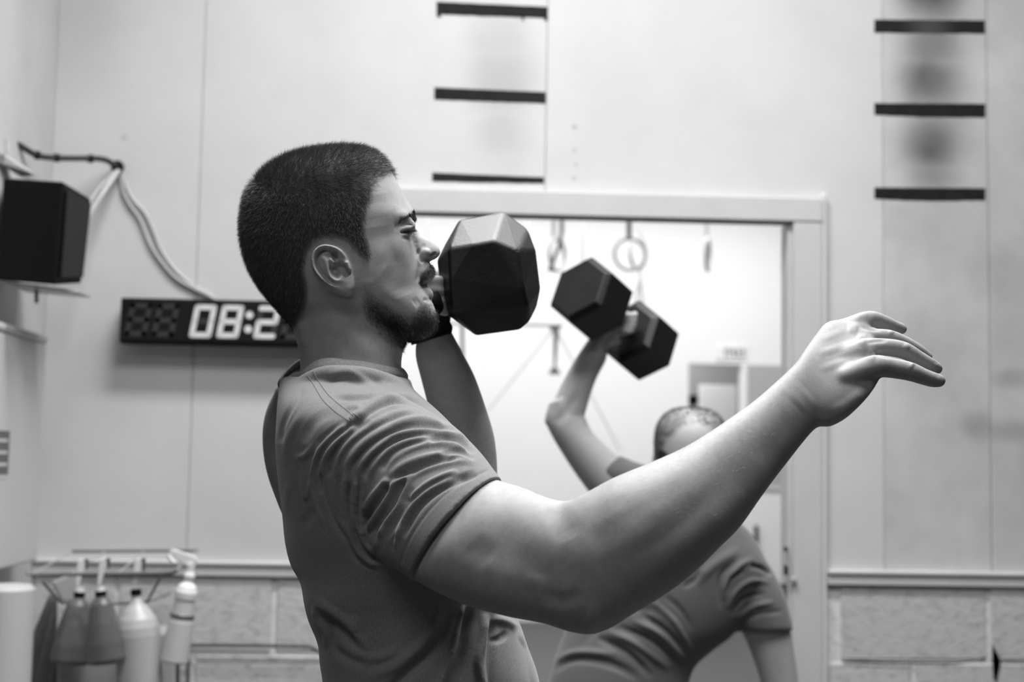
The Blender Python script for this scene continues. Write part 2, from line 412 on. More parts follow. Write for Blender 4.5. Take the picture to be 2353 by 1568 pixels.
spotsB = [(X(2135, -30), Z(2135, -30), 0.19, 0.22, 1.0), (X(2140, 100), Z(2140, 100), 0.17, 0.19, 0.8), (X(2140, 185), Z(2140, 185), 0.18, 0.18, 0.88),
          (X(2145, 330), Z(2145, 330), 0.17, 0.18, 0.85), (X(2145, 400), Z(2145, 400), 0.15, 0.15, 0.55), (X(2140, 480), Z(2140, 490), 0.15, 0.2, 0.2)]
spotsC = [(X(2250, 980), Z(2250, 980), 0.10, 0.08, 0.38), (X(2200, 640), Z(2200, 640), 0.2, 0.3, 0.12), (X(2150, 760), Z(2150, 900), 0.2, 0.6, 0.10)]
spotsD = [(X(2330, 870), Z(2330, 870), 0.14, 0.06, 0.32), (X(2320, 990), Z(2320, 990), 0.2, 0.06, 0.35), (X(2300, 700), Z(2300, 700), 0.15, 0.4, 0.16)]
casing_z = DZ+0.075
panel(joints[0], joints[1], lz, top, spotted_copy(M['paint'], 'corner_paint', [(XL+0.08, Z(130, 40), 0.25, 0.4, 0.12), (X(85, 330), Z(85, 330), 0.015, 0.02, 0.5), (X(115, 20), Z(115, 10), 0.02, 0.02, 0.6), (X(285, 316), Z(285, 316), 0.016, 0.016, 0.25)]))  # broad faint darkening high in the corner, plus a few small dark dots
g = 0.0011
panel(0, 0, 0, 0, spotted_copy(M['paint'], 'panel_paint_marked', spotsA), cut=[(joints[1]+g, DXL-0.05, lz, casing_z), (joints[1]+g, joints[2]-g, casing_z, top)])
panel(0, 0, 0, 0, spotted_copy(M['paint'], 'panel_paint_scuffed', [(X(1320, 292), Z(1320, 292), 0.012, 0.012, 0.5), (X(1320, 345), Z(1320, 345), 0.011, 0.011, 0.35), (X(1319, 410), Z(1319, 410), 0.011, 0.011, 0.4), (X(1323, 378), Z(1323, 378), 0.012, 0.009, 0.3)]), cut=[(joints[2]+g, DXR+0.09, casing_z, top), (DXR+0.09, joints[3]-g, lz, top)])
panel(joints[3], joints[4], lz, top, spotted_copy(spotted_copy(M['paint_worn'], 'ball_marked_paint', spotsB), 'ball_marked_paint_low', spotsC))
panel(joints[4], joints[5], lz, top, spotted_copy(M['paint_worn'], 'grubby_paint', spotsD))

# door casing: lintel board, jambs, raised bead
cx0, cx1 = DXL-0.09, DXR+0.088
b = B(); b.box(cx0, cx1, 4.170, 4.21, DZ, DZ+0.072, 0.003, 2); b.out('trim_1', M['trim'], kind='structure')
b = B(); b.box(DXR, cx1, 4.173, 4.21, 0, DZ-0.001, 0.003, 2); b.box(DXR-0.012, DXR, 4.19, 4.28, 0, DZ-0.001); jamb = b.out('trim_2', M['trim'], kind='structure')
b = B(); b.box(cx0, DXL, 4.173, 4.21, 0, DZ-0.001, 0.003, 2); b.box(DXL, DXL+0.012, 4.19, 4.28, 0, DZ-0.001); b.out('trim_3', M['trim'], kind='structure')
b = B(); b.box(cx1+0.001, cx1+0.014, 4.178, 4.21, 0, Z(1890, 447), 0.004, 2); b.out('trim_4', M['trim_light'], kind='structure')
b = B(); b.box(DXL, DXR, 4.20, 4.24, DZ-0.003, DZ+0.01); b.out('trim_5', M['trim'], kind='structure')
# ledges over the block work
for i, (a, c) in enumerate(((cx1+0.017, XR), (XL, cx0-0.004))):
    b = B(); b.box(a, c, 4.176, BY, LZ1-0.014, LZ1, 0.006, 3); b.box(a, c, 4.183, BY, LZ0, LZ1-0.015, 0.002, 1)
    b.out('trim_%d' % (6+i), M['trim'], kind='structure')
# concrete blocks
def blocks(x0, x1, zt, start):
    row = 0; z = zt
    while z > 0.02:
        h = 0.214; x = x0-(start if row % 2 == 0 else (start+0.225) % 0.45); z0 = max(z-h, 0.0)
        while x < x1:
            a, c = max(x, x0), min(x+0.438, x1)
            if c-a > 0.02:
                bb = B(); y = 4.196+rng.uniform(-0.002, 0.002)
                bb.box(a, c, y, BY+0.01, z0, z, 0.006, 2)
                for v in bb.b.verts:
                    if v.co.y < y+0.004: v.co += Vector((rng.normal(0, .0012), rng.normal(0, .0012), rng.normal(0, .0012)))
                bb.out('block', M['block'], wb)
            x += 0.45
        z -= 0.225; row += 1
for a_, c_ in ((cx1+0.002, XR), (XL, cx0-0.002)): wbox(a_, c_, 4.2015, BY-.0005, 0.001, LZ0-0.001).out('mortar', M['mortar'], wb)
blocks(cx1+0.004, XR, LZ0-0.002, 0.45-(X(2275, 1430)-(cx1+0.004)-0.0)+0.0)
blocks(XL, cx0-0.003, LZ0-0.002, 0.2)

# missing mortar: dark ragged gaps beside the door frame and at a block corner; the long strip is painted shadow
M['gap'] = node_mat('joint_gap_and_shadow', 0.09, 0.9)
def gap_shadow_strip(L_, R_):
    b = B(); a = [b.b.verts.new(P(x, y, 4.1925)) for x, y in L_]; c = [b.b.verts.new(P(x, y, 4.1925)) for x, y in R_]
    for i in range(len(a)-1): b.b.faces.new((a[i], a[i+1], c[i+1], c[i]))
    bmesh.ops.solidify(b.b, geom=b.b.faces[:], thickness=-0.004); b.out('joint_gap_and_shadow', M['gap'], wb)
gap_shadow_strip([(1882, 1343), (1884, 1365), (1887, 1385), (1888, 1420), (1887, 1460), (1886, 1500), (1888, 1522)], [(1890, 1344), (1891, 1362), (1897, 1388), (1900, 1412), (1893, 1450), (1890, 1492), (1899, 1516)])
gap_shadow_strip([(2280, 1482), (2280, 1505), (2281, 1530), (2283, 1560)], [(2283, 1486), (2296, 1510), (2299, 1524), (2290, 1568)])
gap_shadow_strip([(1935, 1519), (1975, 1518), (2040, 1521), (2120, 1522), (2200, 1523), (2262, 1515)], [(1935, 1523), (1975, 1524), (2040, 1526), (2120, 1527), (2200, 1527), (2268, 1510)])  # dark strip drawn as the shadow line under the block's lower edge
# black tape rungs above the doorway and on the scuffed panel
def tape(px0, py0a, py0b, px1, py1a, py1b, label, sag=0, bits=()):
    n = 24; b = B(); t = 0.0012; top_, bot = [], []
    for i in range(n+1):
        f = i/n; x = px0+(px1-px0)*f; wob = rng.uniform(-0.6, 0.6)
        top_.append((x, py0a+(py1a-py0a)*f+wob*0.5)); bot.append((x, py0b+(py1b-py0b)*f+wob+sag*math.sin(math.pi*f)))
    rows = []
    for (u, l) in zip(top_, bot):
        a, c = P(*u, WY), P(*l, WY)
        rows.append([b.b.verts.new((a[0], WY-t, a[2])), b.b.verts.new((c[0], WY-t, c[2])), b.b.verts.new((a[0], WY-0.0001, a[2])), b.b.verts.new((c[0], WY-0.0001, c[2]))])
    for A, D in zip(rows, rows[1:]):
        b.b.faces.new((A[0], D[0], D[1], A[1])); b.b.faces.new((A[2], D[2], D[0], A[0])); b.b.faces.new((A[1], D[1], D[3], A[3]))
    b.b.faces.new((rows[0][0], rows[0][1], rows[0][3], rows[0][2])); b.b.faces.new((rows[-1][0], rows[-1][2], rows[-1][3], rows[-1][1]))
    for (bx, by, bw, bh) in bits:
        a, c = P(bx, by, WY), P(bx+bw, by+bh, WY); b.box(a[0], c[0], WY-t, WY-0.0001, c[2], a[2])
    return b.out('tape_strip', M['black_tape'], label=label, cat='tape', group='black tape rungs on the wall')
tape(1003, 4, 33, 1259, 16, 42, 'thick black tape strip cut by the top edge above the doorway, ragged lower edge', bits=((1004, 33, 9, 7), (1251, 41, 8, 7), (1199, 40, 5, 8)))
tape(998, 201, 229, 1254, 212, 238, 'black tape strip halfway up the white wall above the two dumbbells')
tape(993, 397, 417, 1250, 408, 422, 'thin black tape strip just over the left part of the door lintel')
M['tape_rubbed'] = spotted_copy(M['black_tape'], 'rubbed_tape', []) if False else node_mat('rubbed_tape', 0.02, 0.7, spec=0.15)
def rubbed(m, px, rx, lo, hi):
    nt = m.node_tree; b_ = nt.nodes['Principled BSDF']; tc = nt.nodes.new('ShaderNodeTexCoord'); sp = nt.nodes.new('ShaderNodeSeparateXYZ'); nt.links.new(tc.outputs['Object'], sp.inputs[0])
    mr = nt.nodes.new('ShaderNodeMath'); mr.operation = 'SUBTRACT'; nt.links.new(sp.outputs[0], mr.inputs[0]); mr.inputs[1].default_value = X(px, 100)
    ab = nt.nodes.new('ShaderNodeMath'); ab.operation = 'ABSOLUTE'; nt.links.new(mr.outputs[0], ab.inputs[0])
    rr = nt.nodes.new('ShaderNodeMapRange'); rr.interpolation_type = 'SMOOTHSTEP'; rr.inputs[1].default_value = 0; rr.inputs[2].default_value = rx; rr.inputs[3].default_value = hi; rr.inputs[4].default_value = lo
    nt.links.new(ab.outputs[0], rr.inputs[0]); nt.links.new(rr.outputs[0], b_.inputs['Base Color'])
rubbed(M['tape_rubbed'], 2135, 0.1, 0.015, 0.06)
o = tape(2009, 45, 75, 2263, 47, 77, 'greyish rubbed black tape strip, topmost on the dirty right panel'); o.data.materials[0] = M['tape_rubbed']
tape(2009, 237, 264, 2264, 239, 270, 'black tape strip, middle one of the three on the dirty right panel', sag=2)
tape(2009, 431, 457, 2264, 433, 460, 'black tape strip, lowest one on the dirty right panel', sag=3)

# ------------------------------------------------------------------ LED wall clock
ckc = P(520, 738, 4.16)
clock = thing('wall_clock', 'long black LED wall clock showing 08:2, partly behind the man\'s neck', 'clock', ckc)
CY0, CY1 = 4.125, 4.187
ca, cb = P(278, 684, CY0), P(278, 788, CY0); cc = P(800, 700, CY0)
cz1, cz0 = ca[2], cb[2]
B().box(ca[0], cc[0], CY0, CY1, cz0, cz1, 0.004, 2).out('housing', M['black_plastic'], clock)
M['led_on'] = node_mat('lit_segment', 0.3, 0.4, emit=1.0, emit_s=0.36)
M['led_off'] = node_mat('unlit_segment', 0.036, 0.4)
M['window'] = node_mat('clock_window', 0.008, 0.3)
B().box(ca[0]+0.006, cc[0]-0.006, CY0-0.002, CY0, cz0+0.008, cz1-0.006, 0.0008, 1).out('window_panel', M['window'], clock)
def digit(pxc, pyc, segs):
    """slanted seven segment digit, centre given on the clock face; each segment its own piece"""
    W_, H_, T = 38.0, 64.0, 13.0; s = 1/ppm(CY0); c0 = P(pxc, pyc, CY0); sl = 0.17
    g_ = {'a': ((-1, 1), (1, 1)), 'g': ((-1, 0), (1, 0)), 'd': ((-1, -1), (1, -1)), 'f': ((-1, 1), (-1, 0)), 'b': ((1, 1), (1, 0)), 'e': ((-1, 0), (-1, -1)), 'c': ((1, 0), (1, -1))}
    for k, (p, q) in g_.items():
        a = Vector((p[0]*W_/2*s, p[1]*H_/2*s)); e = Vector((q[0]*W_/2*s, q[1]*H_/2*s)); d = (e-a).normalized(); n2 = Vector((-d.y, d.x)); h = T/2*s*0.93
        pts = []
        for ce, dd in ((a, -1), (e, 1)):
            for t in np.linspace(-math.pi/2, math.pi/2, 7):
                v = ce+d*dd*math.cos(t)*h*1.0+n2*dd*math.sin(t)*h; pts.append(v)
        b = B(); y = CY0-0.0035 if k in segs else CY0-0.003
        vs = [b.b.verts.new((c0[0]+v.x+v.y*sl, y, c0[2]+v.y)) for v in pts]; f = b.b.faces.new(vs)
        r = bmesh.ops.extrude_face_region(b.b, geom=[f]); bmesh.ops.translate(b.b, vec=(0, 0.0015, 0), verts=[v for v in r['geom'] if isinstance(v, bmesh.types.BMVert)])
        b.out('segment', M['led_on'] if k in segs else M['led_off'], clock, label=None)
digit(318.5, 735, ''); digit(381, 736.5, '')
digit(467, 738.5, 'abcdef'); digit(529.5, 739.5, 'abcdefg'); digit(614, 741, 'abged'); digit(676, 742.5, ''); digit(738, 744, '')
for (x, y) in ((573.5, 724.5), (570.5, 757)):
    p = P(x, y, CY0); B().cyl((p[0], CY0-0.0035, p[2]), (p[0], CY0-0.001, p[2]), 8.6/ppm(CY0), n=20).out('dot', M['led_on'], clock)

# ------------------------------------------------------------------ loudspeaker, its bracket, cables
SPY = 3.62
spk = thing('loudspeaker', 'black loudspeaker hung high on the wall at the left edge', 'speaker', P(100, 650, SPY))
T_ = [V(8, 409, SPY-.05), V(146, 418, SPY-.09), V(208, 456, SPY+.10), V(200, 470, SPY+.25), V(20, 425, SPY+.2)]
Bt = [V(-6, 644, SPY-.05), V(128, 655, SPY-.09), V(186, 652, SPY+.10), V(180, 640, SPY+.25), V(5, 630, SPY+.2)]
B().hull(T_+Bt, 0.006).out('cabinet', M['black_plastic'], spk)
def inset(a, b, c, d, k, off):
    n = (Vector(b)-Vector(a)).cross(Vector(d)-Vector(a)).normalized()
    if n.y > 0: n = -n
    ce = (a+b+c+d)/4
    return [ce+(p-ce)*k+n*off for p in (a, b, c, d)], n
qd, n_ = inset(T_[1], T_[2], Bt[2], Bt[1], 0.86, 0.003)
B().hull(qd+[p+n_*0.006 for p in qd], 0.002).out('grille', M['dark_cloth'], spk, label='black cloth grille on the slanted face')
a = V(10, 646, SPY-.02); e = V(182, 668, SPY+.06)
B().hull([a, e, a+Vector((0, .2, .0)), e+Vector((0, .12, 0)), a+Vector((0, 0, -.006)), e+Vector((0, 0, -.006)), a+Vector((0, .2, -.006)), e+Vector((0, .12, -.006))], 0.001).out('mounting_plate', M['pale_metal'], spk)
B().cyl(V(83, 655, SPY+.1), V(84, 697, SPY+.1), 0.005).out('bolt', M['grey_metal'], spk)
br = thing('wall_bracket', 'grey metal bracket arm above the black loudspeaker', 'bracket', P(60, 385, 3.75))
B().hull([V(-10, 342, 3.7), V(0, 350, 3.7), V(60, 385, 3.8), V(82, 402, 3.8), V(-10, 372, 3.7), V(50, 408, 3.8), V(-10, 342, 3.74), V(82, 402, 3.84), V(-10, 372, 3.74), V(50, 408, 3.84)], 0.003).out('arm', M['white_plastic'], br)
B().cyl(V(17, 320, 3.7), V(16, 352, 3.7), 0.006).out('strut', M['white_plastic'], br)
B().tube([V(272, 392, 4.17), V(232, 450, 4.1), V(198, 502, 4.0)], 0.008).out('strut', M['pale_metal'], br)
B().tube([V(266, 392, 4.17), V(225, 436, 4.1), V(195, 478, 4.0)], 0.005).out('strut', M['pale_metal'], br)
cb_ = thing('cable_bundle', 'dark taped cable bundle running from the left edge to a black hook', 'cable', P(270, 385, 4.17))
pl = smooth_line([(-60, 262), (0, 306), (45, 334), (85, 357), (125, 363), (180, 364), (215, 364), (243, 368), (262, 379), (273, 387)], 60)
B().tube([V(x, y, 3.75+0.42*min(1, max(0, (x+60)/330))) for x, y in pl], 0.0085).out('cable', M['cable_dark'], cb_)
for x, y in ((86, 357), (130, 363), (208, 365)):
    Yq = 3.75+0.42*(x+60)/330; B().cyl(V(x-6, y-.5, Yq), V(x+6, y+.5, Yq), 0.0118, n=14).out('tie', M['black_plastic'], cb_)
B().lathe(V(273, 386, 4.195), (0, -1, 0), [(0, .008), (.004, .017), (.02, .019), (.032, .014), (.036, .004)]).out('hook', M['black_plastic'], cb_)
wire = thing('power_lead', 'pale twin power lead curving down the wall to the top of the clock', 'cable', P(490, 684, 4.17))
for pts in ([(280, 398), (290, 430), (306, 460), (333, 490), (352, 530), (370, 575), (400, 618), (440, 655), (470, 672), (490, 686)],
            [(277, 398), (283, 440), (298, 470), (322, 505), (345, 562), (372, 603), (405, 640), (445, 664), (475, 678), (492, 686)]):
    pl = smooth_line(pts, 50); B().tube([V(x, y, 4.192) for x, y in pl], 0.0045).out('wire', M['cable_pale'], wire)

# ------------------------------------------------------------------ white dispenser box on the left wall
wc = P(104, 1000, 3.95); wn = P(-40, 1000, 3.45)
bx = thing('wall_cabinet', 'big white box with rounded top edge hung on the wall at the left edge', 'cabinet', (wc[0], 3.7, P(104, 1285, 3.95)[2]))
z0, z1 = P(90, 1290, 3.93)[2], P(107, 772, 3.95)[2]; xf = float(P(103, 900, 3.95)[0])
B().box(XL+0.001, xf, 3.3, 3.95, z0, z1-0.024, 0.006, 3).out('body', M['white_plastic'], bx)
B().box(XL+0.001, xf+0.004, 3.296, 3.954, z1-0.023, z1, 0.009, 4).out('lid', M['white_plastic'], bx)
lb = B(); la = P(-12, 990, 3.62); le = P(14, 1092, 3.62)
lb.box(xf, xf+0.0008, 3.45, 3.655, le[2], la[2]).out('sticker', node_mat('grey_sticker', 0.10, 0.5), bx, label='grey printed sticker')
for k in range(4):
    zc = la[2]-(0.02+0.03*k); B().box(xf+0.0009, xf+0.0012, 3.47+0.02*(k % 2), 3.64, zc-0.008, zc).out('print_line', node_mat('sticker_print', 0.55, 0.5) if k == 0 else bpy.data.materials['sticker_print'], bx)
rl = B(); rl.lathe(P(-6, 1790, 3.55), (0, 0, 1), [(0, .06), (0.01, .068), (P(22, 1345, 3.55)[2]-P(22, 1790, 3.55)[2]-.01, .068), (P(22, 1345, 3.55)[2]-P(22, 1790, 3.55)[2], .06)], n=32)
rl.out('roll_holder', node_mat('pale_roll', 0.5, 0.6), label='pale upright cylinder under the white box at the left edge', cat='container')

# ------------------------------------------------------------------ wire shelf with bottles
sh = thing('wire_shelf', 'thin grey wire shelf carrying the spray bottles below the white wall', 'shelf', P(230, 1320, 3.9))
SY = 3.595
sf = [V(60, 1316, SY), V(70, 1322, SY), V(395, 1318, SY), V(408, 1312, SY)]
B().tube(sf, 0.0045).out('front_rail', M['grey_metal'], sh)
B().tube([V(165, 1268, 4.12), V(455, 1266, 4.12)], 0.004).out('back_rail', M['grey_metal'], sh)
for (a, e) in (((70, 1322), (166, 1268)), ((395, 1318), (452, 1267)), ((160, 1320), (240, 1268)), ((270, 1320), (330, 1268))):
    B().tube([V(*a, SY), V(*e, 4.12)], 0.002).out('cross_wire', M['pale_metal'], sh)
for (a, e) in (((372, 1322), (338, 1384)), ((98, 1338), (140, 1385))):
    B().tube([V(*a, SY), V(*e, 3.75)], 0.004).out('brace', M['grey_metal'], sh)
B().tube([V(140, 1386, 3.75), V(225, 1390, 3.75), V(338, 1384, 3.75), (V(392, 1362, 3.78))], 0.0035).out('lower_rail', M['grey_metal'], sh)
def trigger(b, px, py, Y, s=1.0, tilt=12, w_=10):
    """spray head: upright pump housing, nozzle and lever, top at (px,py)"""
    b.hull([V(px-w_, py+2, Y), V(px+w_, py-3, Y), V(px+w_-2, py+14, Y), V(px-w_+2, py+62*s, Y), V(px-w_-6, py+62*s, Y), V(px-w_-3, py+20, Y),
            V(px-w_, py+2, Y+.018), V(px+w_, py-3, Y+.018), V(px-w_+2, py+62*s, Y+.018), V(px-w_-6, py+62*s, Y+.018)], 0.003)
def spray(name, px, top, neck, wid, bot, tilt, Y, mat, label, group=None):
    """spray bottle; px positions of the neck, body widens towards the bottom"""
    t = thing(name, label, 'bottle', P(px+tilt, bot, Y), group)
    n0 = V(px, neck, Y); b0 = V(px+tilt, bot, Y); ax = (n0-b0); L = ax.length; s = 1/ppm(Y)
    R1, R0 = wid[1]*s, wid[0]*s
    B().lathe(b0, ax, [(0, R1*.80), (.003, R1*.93), (.012, R1), (L*.3, R1*.86+R0*.14), (L*.6, R1*.5+R0*.5), (L*.88, R0), (L*.95, R0*.72), (L*.98, R0*.5), (L, R0*.5)]).out('body', mat, t)
    B().cyl(n0, n0+ax.normalized()*11*s, 12.5*s, n=20).out('collar', M['black_plastic'], t)
    c = n0+ax.normalized()*11*s; B().cyl(c, c+ax.normalized()*9*s, 11*s, 8*s, n=18).out('neck_ring', M['white_plastic'], t)
    b = B(); trigger(b, px+7, top, Y); b.out('trigger_head', M['trig'], t)
    B().hull([V(px+12, top-2, Y-.001), V(px+22, top, Y-.001), V(px+20, top+26, Y-.001), V(px+14, top+22, Y-.001), V(px+12, top-2, Y+.012), V(px+22, top, Y+.012), V(px+20, top+26, Y+.012)], 0.002).out('lever', M['grey_metal'], t)
    return t
M['trig'] = node_mat('white_trigger', 0.75, 0.35)
M['bottle_grey'] = node_mat('grey_bottle', 0.11, 0.35); noise_col(M['bottle_grey'], 12, 0.085, 0.13)
M['bottle_white'] = node_mat('milky_bottle', 0.42, 0.35, sss=0.0)
spray('spray_bottle', 182, 1285, 1372, (24, 47), 1525, -18, 3.65, M['bottle_grey'], 'grey tapered spray bottle, left one of the two hanging side by side', 'grey spray bottles')
spray('spray_bottle', 232, 1283, 1370, (24, 43), 1525, 13, 3.545, M['bottle_grey'], 'grey tapered spray bottle between its grey twin and the milky round bottle', 'grey spray bottles')
# milky bottle with round shoulders
Yb = 3.60; s = 1/ppm(Yb); t = thing('spray_bottle', 'milky white round-shouldered spray bottle right of the two grey ones', 'bottle', P(325, 1640, Yb))
n0 = V(313, 1368, Yb); b0 = V(325, 1640, Yb); ax = n0-b0; L = ax.length
B().lathe(b0, ax, [(0, 44*s), (.004, 49*s), (.02, 51*s), (L*.45, 50*s), (L*.66, 50*s), (L*.73, 48*s), (L*.80, 42*s), (L*.87, 30*s), (L*.93, 16*s), (L*.97, 11*s), (L, 10*s)], n=36).out('body', M['bottle_white'], t)
B().cyl(n0, n0+ax.normalized()*13*s, 12*s, n=20).out('collar', M['black_plastic'], t)
b = B(); trigger(b, 320, 1283, Yb); b.out('trigger_head', M['trig'], t)
B().hull([V(325, 1281, Yb-.001), V(335, 1283, Yb-.001), V(333, 1318, Yb-.001), V(327, 1312, Yb-.001), V(325, 1281, Yb+.012), V(335, 1283, Yb+.012), V(333, 1318, Yb+.012)], 0.002).out('lever', M['grey_metal'], t)
# slim clear bottle on the right
M['clear'] = node_mat('clear_plastic', 0.55, 0.2)
Yb = 3.58; s = 1/ppm(Yb); t = thing('spray_bottle', 'slim pale spray bottle with white dome and dark band, rightmost on the wire shelf', 'bottle', P(400, 1525, Yb))
b0 = V(400, 1522, Yb); n0 = V(432, 1340, Yb); ax = n0-b0; L = ax.length
B().lathe(b0, ax, [(0, 26*s), (.004, 31*s), (L*.2, 30*s), (L*.5, 28*s), (L*.6, 24*s), (L*.78, 22*s), (L*.84, 23*s)], n=28).out('body', M['clear'], t)
B().lathe(b0+ax*.8, ax, [(0, 24*s), (L*.08, 25*s), (L*.16, 20*s), (L*.21, 10*s), (L*.26, 9*s)], n=28).out('dome', M['trig'], t)
B().lathe(b0+ax*.56, ax, [(0, 27*s), (.002, 28*s), (.008, 28*s), (.010, 26*s)], n=28).out('band', M['grey_metal'], t, label='dark grey band')
B().lathe(V(433, 1338, Yb), ax, [(0, 10*s), (14*s, 13*s), (24*s, 9*s), (40*s, 9*s)], n=20).out('pump', M['trig'], t)
B().hull([V(388, 1268, Yb), V(398, 1262, Yb), V(452, 1280, Yb), V(455, 1292, Yb), V(425, 1302, Yb), V(410, 1290, Yb), V(388, 1268, Yb+.02), V(398, 1262, Yb+.02), V(452, 1280, Yb+.02), V(425, 1302, Yb+.02)], 0.003).out('trigger_head', M['trig'], t)
B().tube([V(400, 1294, Yb), V(392, 1286, Yb), V(386, 1276, Yb)], 0.005).out('lever', M['trig'], t)
# plastic scoop behind, grey towel, bin
M['scoop'] = node_mat('pale_scoop', 0.4, 0.5)
t = B().hull([V(118, 1338, 3.8), V(178, 1312, 3.8), V(172, 1352, 3.8), V(160, 1385, 3.8), V(142, 1385, 3.8), V(118, 1338, 3.9), V(178, 1312, 3.9), V(172, 1352, 3.9), V(160, 1385, 3.86), V(142, 1385, 3.86)], 0.006)
t.out('scoop', M['scoop'], label='pale plastic tub hanging behind the left grey spray bottle', cat='tub')
tw = B(); rows = []
for i in range(14):
    f = i/13; row = []
    for j in range(17):
        g2 = j/16; x = (112-100*f)+(132-(112-100*f))*g2; y = 1368+240*f; row.append(tw.b.verts.new(P(x, y, 3.78+0.012*math.sin(g2*17+f*3)*f)))
    rows.append(row)
for i in range(13):
    for j in range(16): tw.b.faces.new((rows[i][j], rows[i][j+1], rows[i+1][j+1], rows[i+1][j]))
r_ = bmesh.ops.solidify(tw.b, geom=tw.b.faces[:], thickness=0.006)
M['towel'] = node_mat('grey_towel', 0.17, 0.9); noise_col(M['towel'], 30, 0.14, 0.2, bump=0.3)
tw.out('towel', M['towel'], label='grey towel hanging in folds at the left below the shelf', cat='towel', smooth=True)
b = B(); pa = P(120, 1470, 3.66); pc = P(362, 1470, 3.66); b.box(pa[0], pc[0], 3.71, 3.9, 0.72, P(240, 1462, 3.66)[2], 0.008, 3)
b.out('bin', node_mat('grey_bin', 0.36, 0.6), label='plain grey wall bin behind the hanging bottles', cat='bin')
# pipe rail
pr = thing('pipe_rail', 'thin dark pipe rail running along the block wall behind the man', 'pipe', P(430, 1560, 4.1))
Yp = 4.13
pl = smooth_line([(431, 1900), (431, 1700), (432, 1520), (434, 1490), (446, 1484), (600, 1485), (700, 1487), (722, 1492), (745, 1508), (775, 1540), (800, 1600)], 90)
B().tube([V(x, y, Yp) for x, y in pl], 0.0048).out('tube', M['cable_dark'], pr)
B().tube([V(408, 1520, Yp), V(407, 1800, Yp)], 0.006).out('tube', M['cable_dark'], pr)
B().tube([V(440, 1502, 4.188), V(600, 1503, 4.188), V(745, 1505, 4.188)], 0.002).out('clip_wire', M['pale_metal'], pr)

# ------------------------------------------------------------------ jamb hardware
hw = thing('door_latch', 'dark latch plates and grey bracket on the right door jamb', 'latch', P(1806, 1300, 4.30))
for (a, e, y) in (((1801, 1256), (1811, 1268), 4.165), ((1801, 1298), (1811, 1322), 4.165)):
    B().hull([V(a[0], a[1], y), V(e[0], a[1]+3, y), V(e[0], e[1], y), V(a[0], e[1], y), V(a[0], a[1], y+.03), V(e[0], a[1]+3, y+.03), V(e[0], e[1], y+.03), V(a[0], e[1], y+.03)], 0.002).out('latch_plate', M['dark_metal'], hw)
B().hull([V(1790, 1342, 4.2), V(1811, 1342, 4.2), V(1813, 1430, 4.2), V(1808, 1430, 4.2), V(1801, 1362, 4.2), V(1790, 1342, 4.22), V(1811, 1342, 4.22), V(1813, 1430, 4.22), V(1808, 1430, 4.22), V(1801, 1362, 4.22)], 0.001).out('bracket', M['grey_metal'], hw)
B().lathe(V(1823, 1333, 4.172), (0, -1, 0), [(0, .009), (.01, .009), (.014, .006)], n=16).out('knob', M['pale_metal'], hw)

# ------------------------------------------------------------------ things in the far hall
def ring(px, py, Y, rx, label, yaw, strap_px, strap_mat, strap_w, top=216, group='gym rings in the far hall'):
    c = V(px, py, Y); t = thing('gym_ring', label, 'gym ring', c, group); b = B(); R = 0.117
    pts = []
    for k in range(28):
        a = 2*math.pi*k/28; pts.append(c+Vector((R*math.cos(a)*math.cos(yaw), R*math.cos(a)*math.sin(yaw), R*math.sin(a))))
    b.tube(pts, 0.014, n=10, closed=True); b.out('hoop', M['ring'], t, smooth=True)
    s = V(strap_px, py-30, Y); u = V(strap_px+4, top, Y); w2 = strap_w/2
    B().hull([s+Vector((-w2, 0, 0)), s+Vector((w2, 0, 0)), u+Vector((-w2, 0, 0)), u+Vector((w2, 0, 0)), s+Vector((-w2, .004, 0)), s+Vector((w2, .004, 0)), u+Vector((-w2, .004, 0)), u+Vector((w2, .004, 0))]).out('strap', strap_mat, t)
    return t
M['ring'] = node_mat('pale_wood_ring', 0.34, 0.5); M['strap_pale'] = node_mat('pale_strap', 0.45, 0.7); M['strap_dark'] = node_mat('black_strap', 0.02, 0.7)
RY = 10.2
t1 = ring(1280, 586, RY, 0, 'narrow-looking wooden ring with black loop strap beside the big dumbbell', 1.0, 1272, M['strap_pale'], 0.03)
B().tube([V(1290, 420, RY), V(1291, 530, RY), V(1287, 560, RY), V(1275, 590, RY), V(1266, 620, RY)], 0.014).out('loop', M['strap_dark'], t1, label='black webbing loop')
B().lathe(V(1266, 612, RY), (0, 0, -1), [(0, .012), (.01, .024), (.03, .026), (.04, .01)]).out('buckle', M['dark_metal'], t1)
ring(1447, 584, RY, 0, 'round wooden gym ring seen face-on above the second dumbbell', 0.15, 1445, M['strap_pale'], 0.02)
t2 = [o for o in C.objects if o.name.startswith('gym_ring')][-1]
B().hull([V(1440, 440, RY-.02), V(1451, 440, RY-.02), V(1440, 545, RY-.02), V(1451, 545, RY-.02), V(1440, 440, RY), V(1451, 545, RY)], 0.001).out('sleeve', M['strap_dark'], t2, label='short black strap sleeve')
ring(1626, 585, RY, 0, 'edge-on wooden gym ring hanging alone at the right of the far hall', 1.28, 1624, M['strap_pale'], 0.02)
t3 = ring(1466, 583, RY+.5, 0, 'second wooden ring overlapping behind the face-on one', 0.9, 1470, M['strap_pale'], 0.04)
B().tube([V(1470, 610, 10.6), V(1471, 640, 10.6), V(1464, 665, 10.6), V(1461, 700, 10.6), V(1468, 720, 10.6), V(1478, 700, 10.6), V(1474, 668, 10.6), V(1471, 642, 10.6)], 0.012).out('rope_loop', M['strap_pale'], t3)
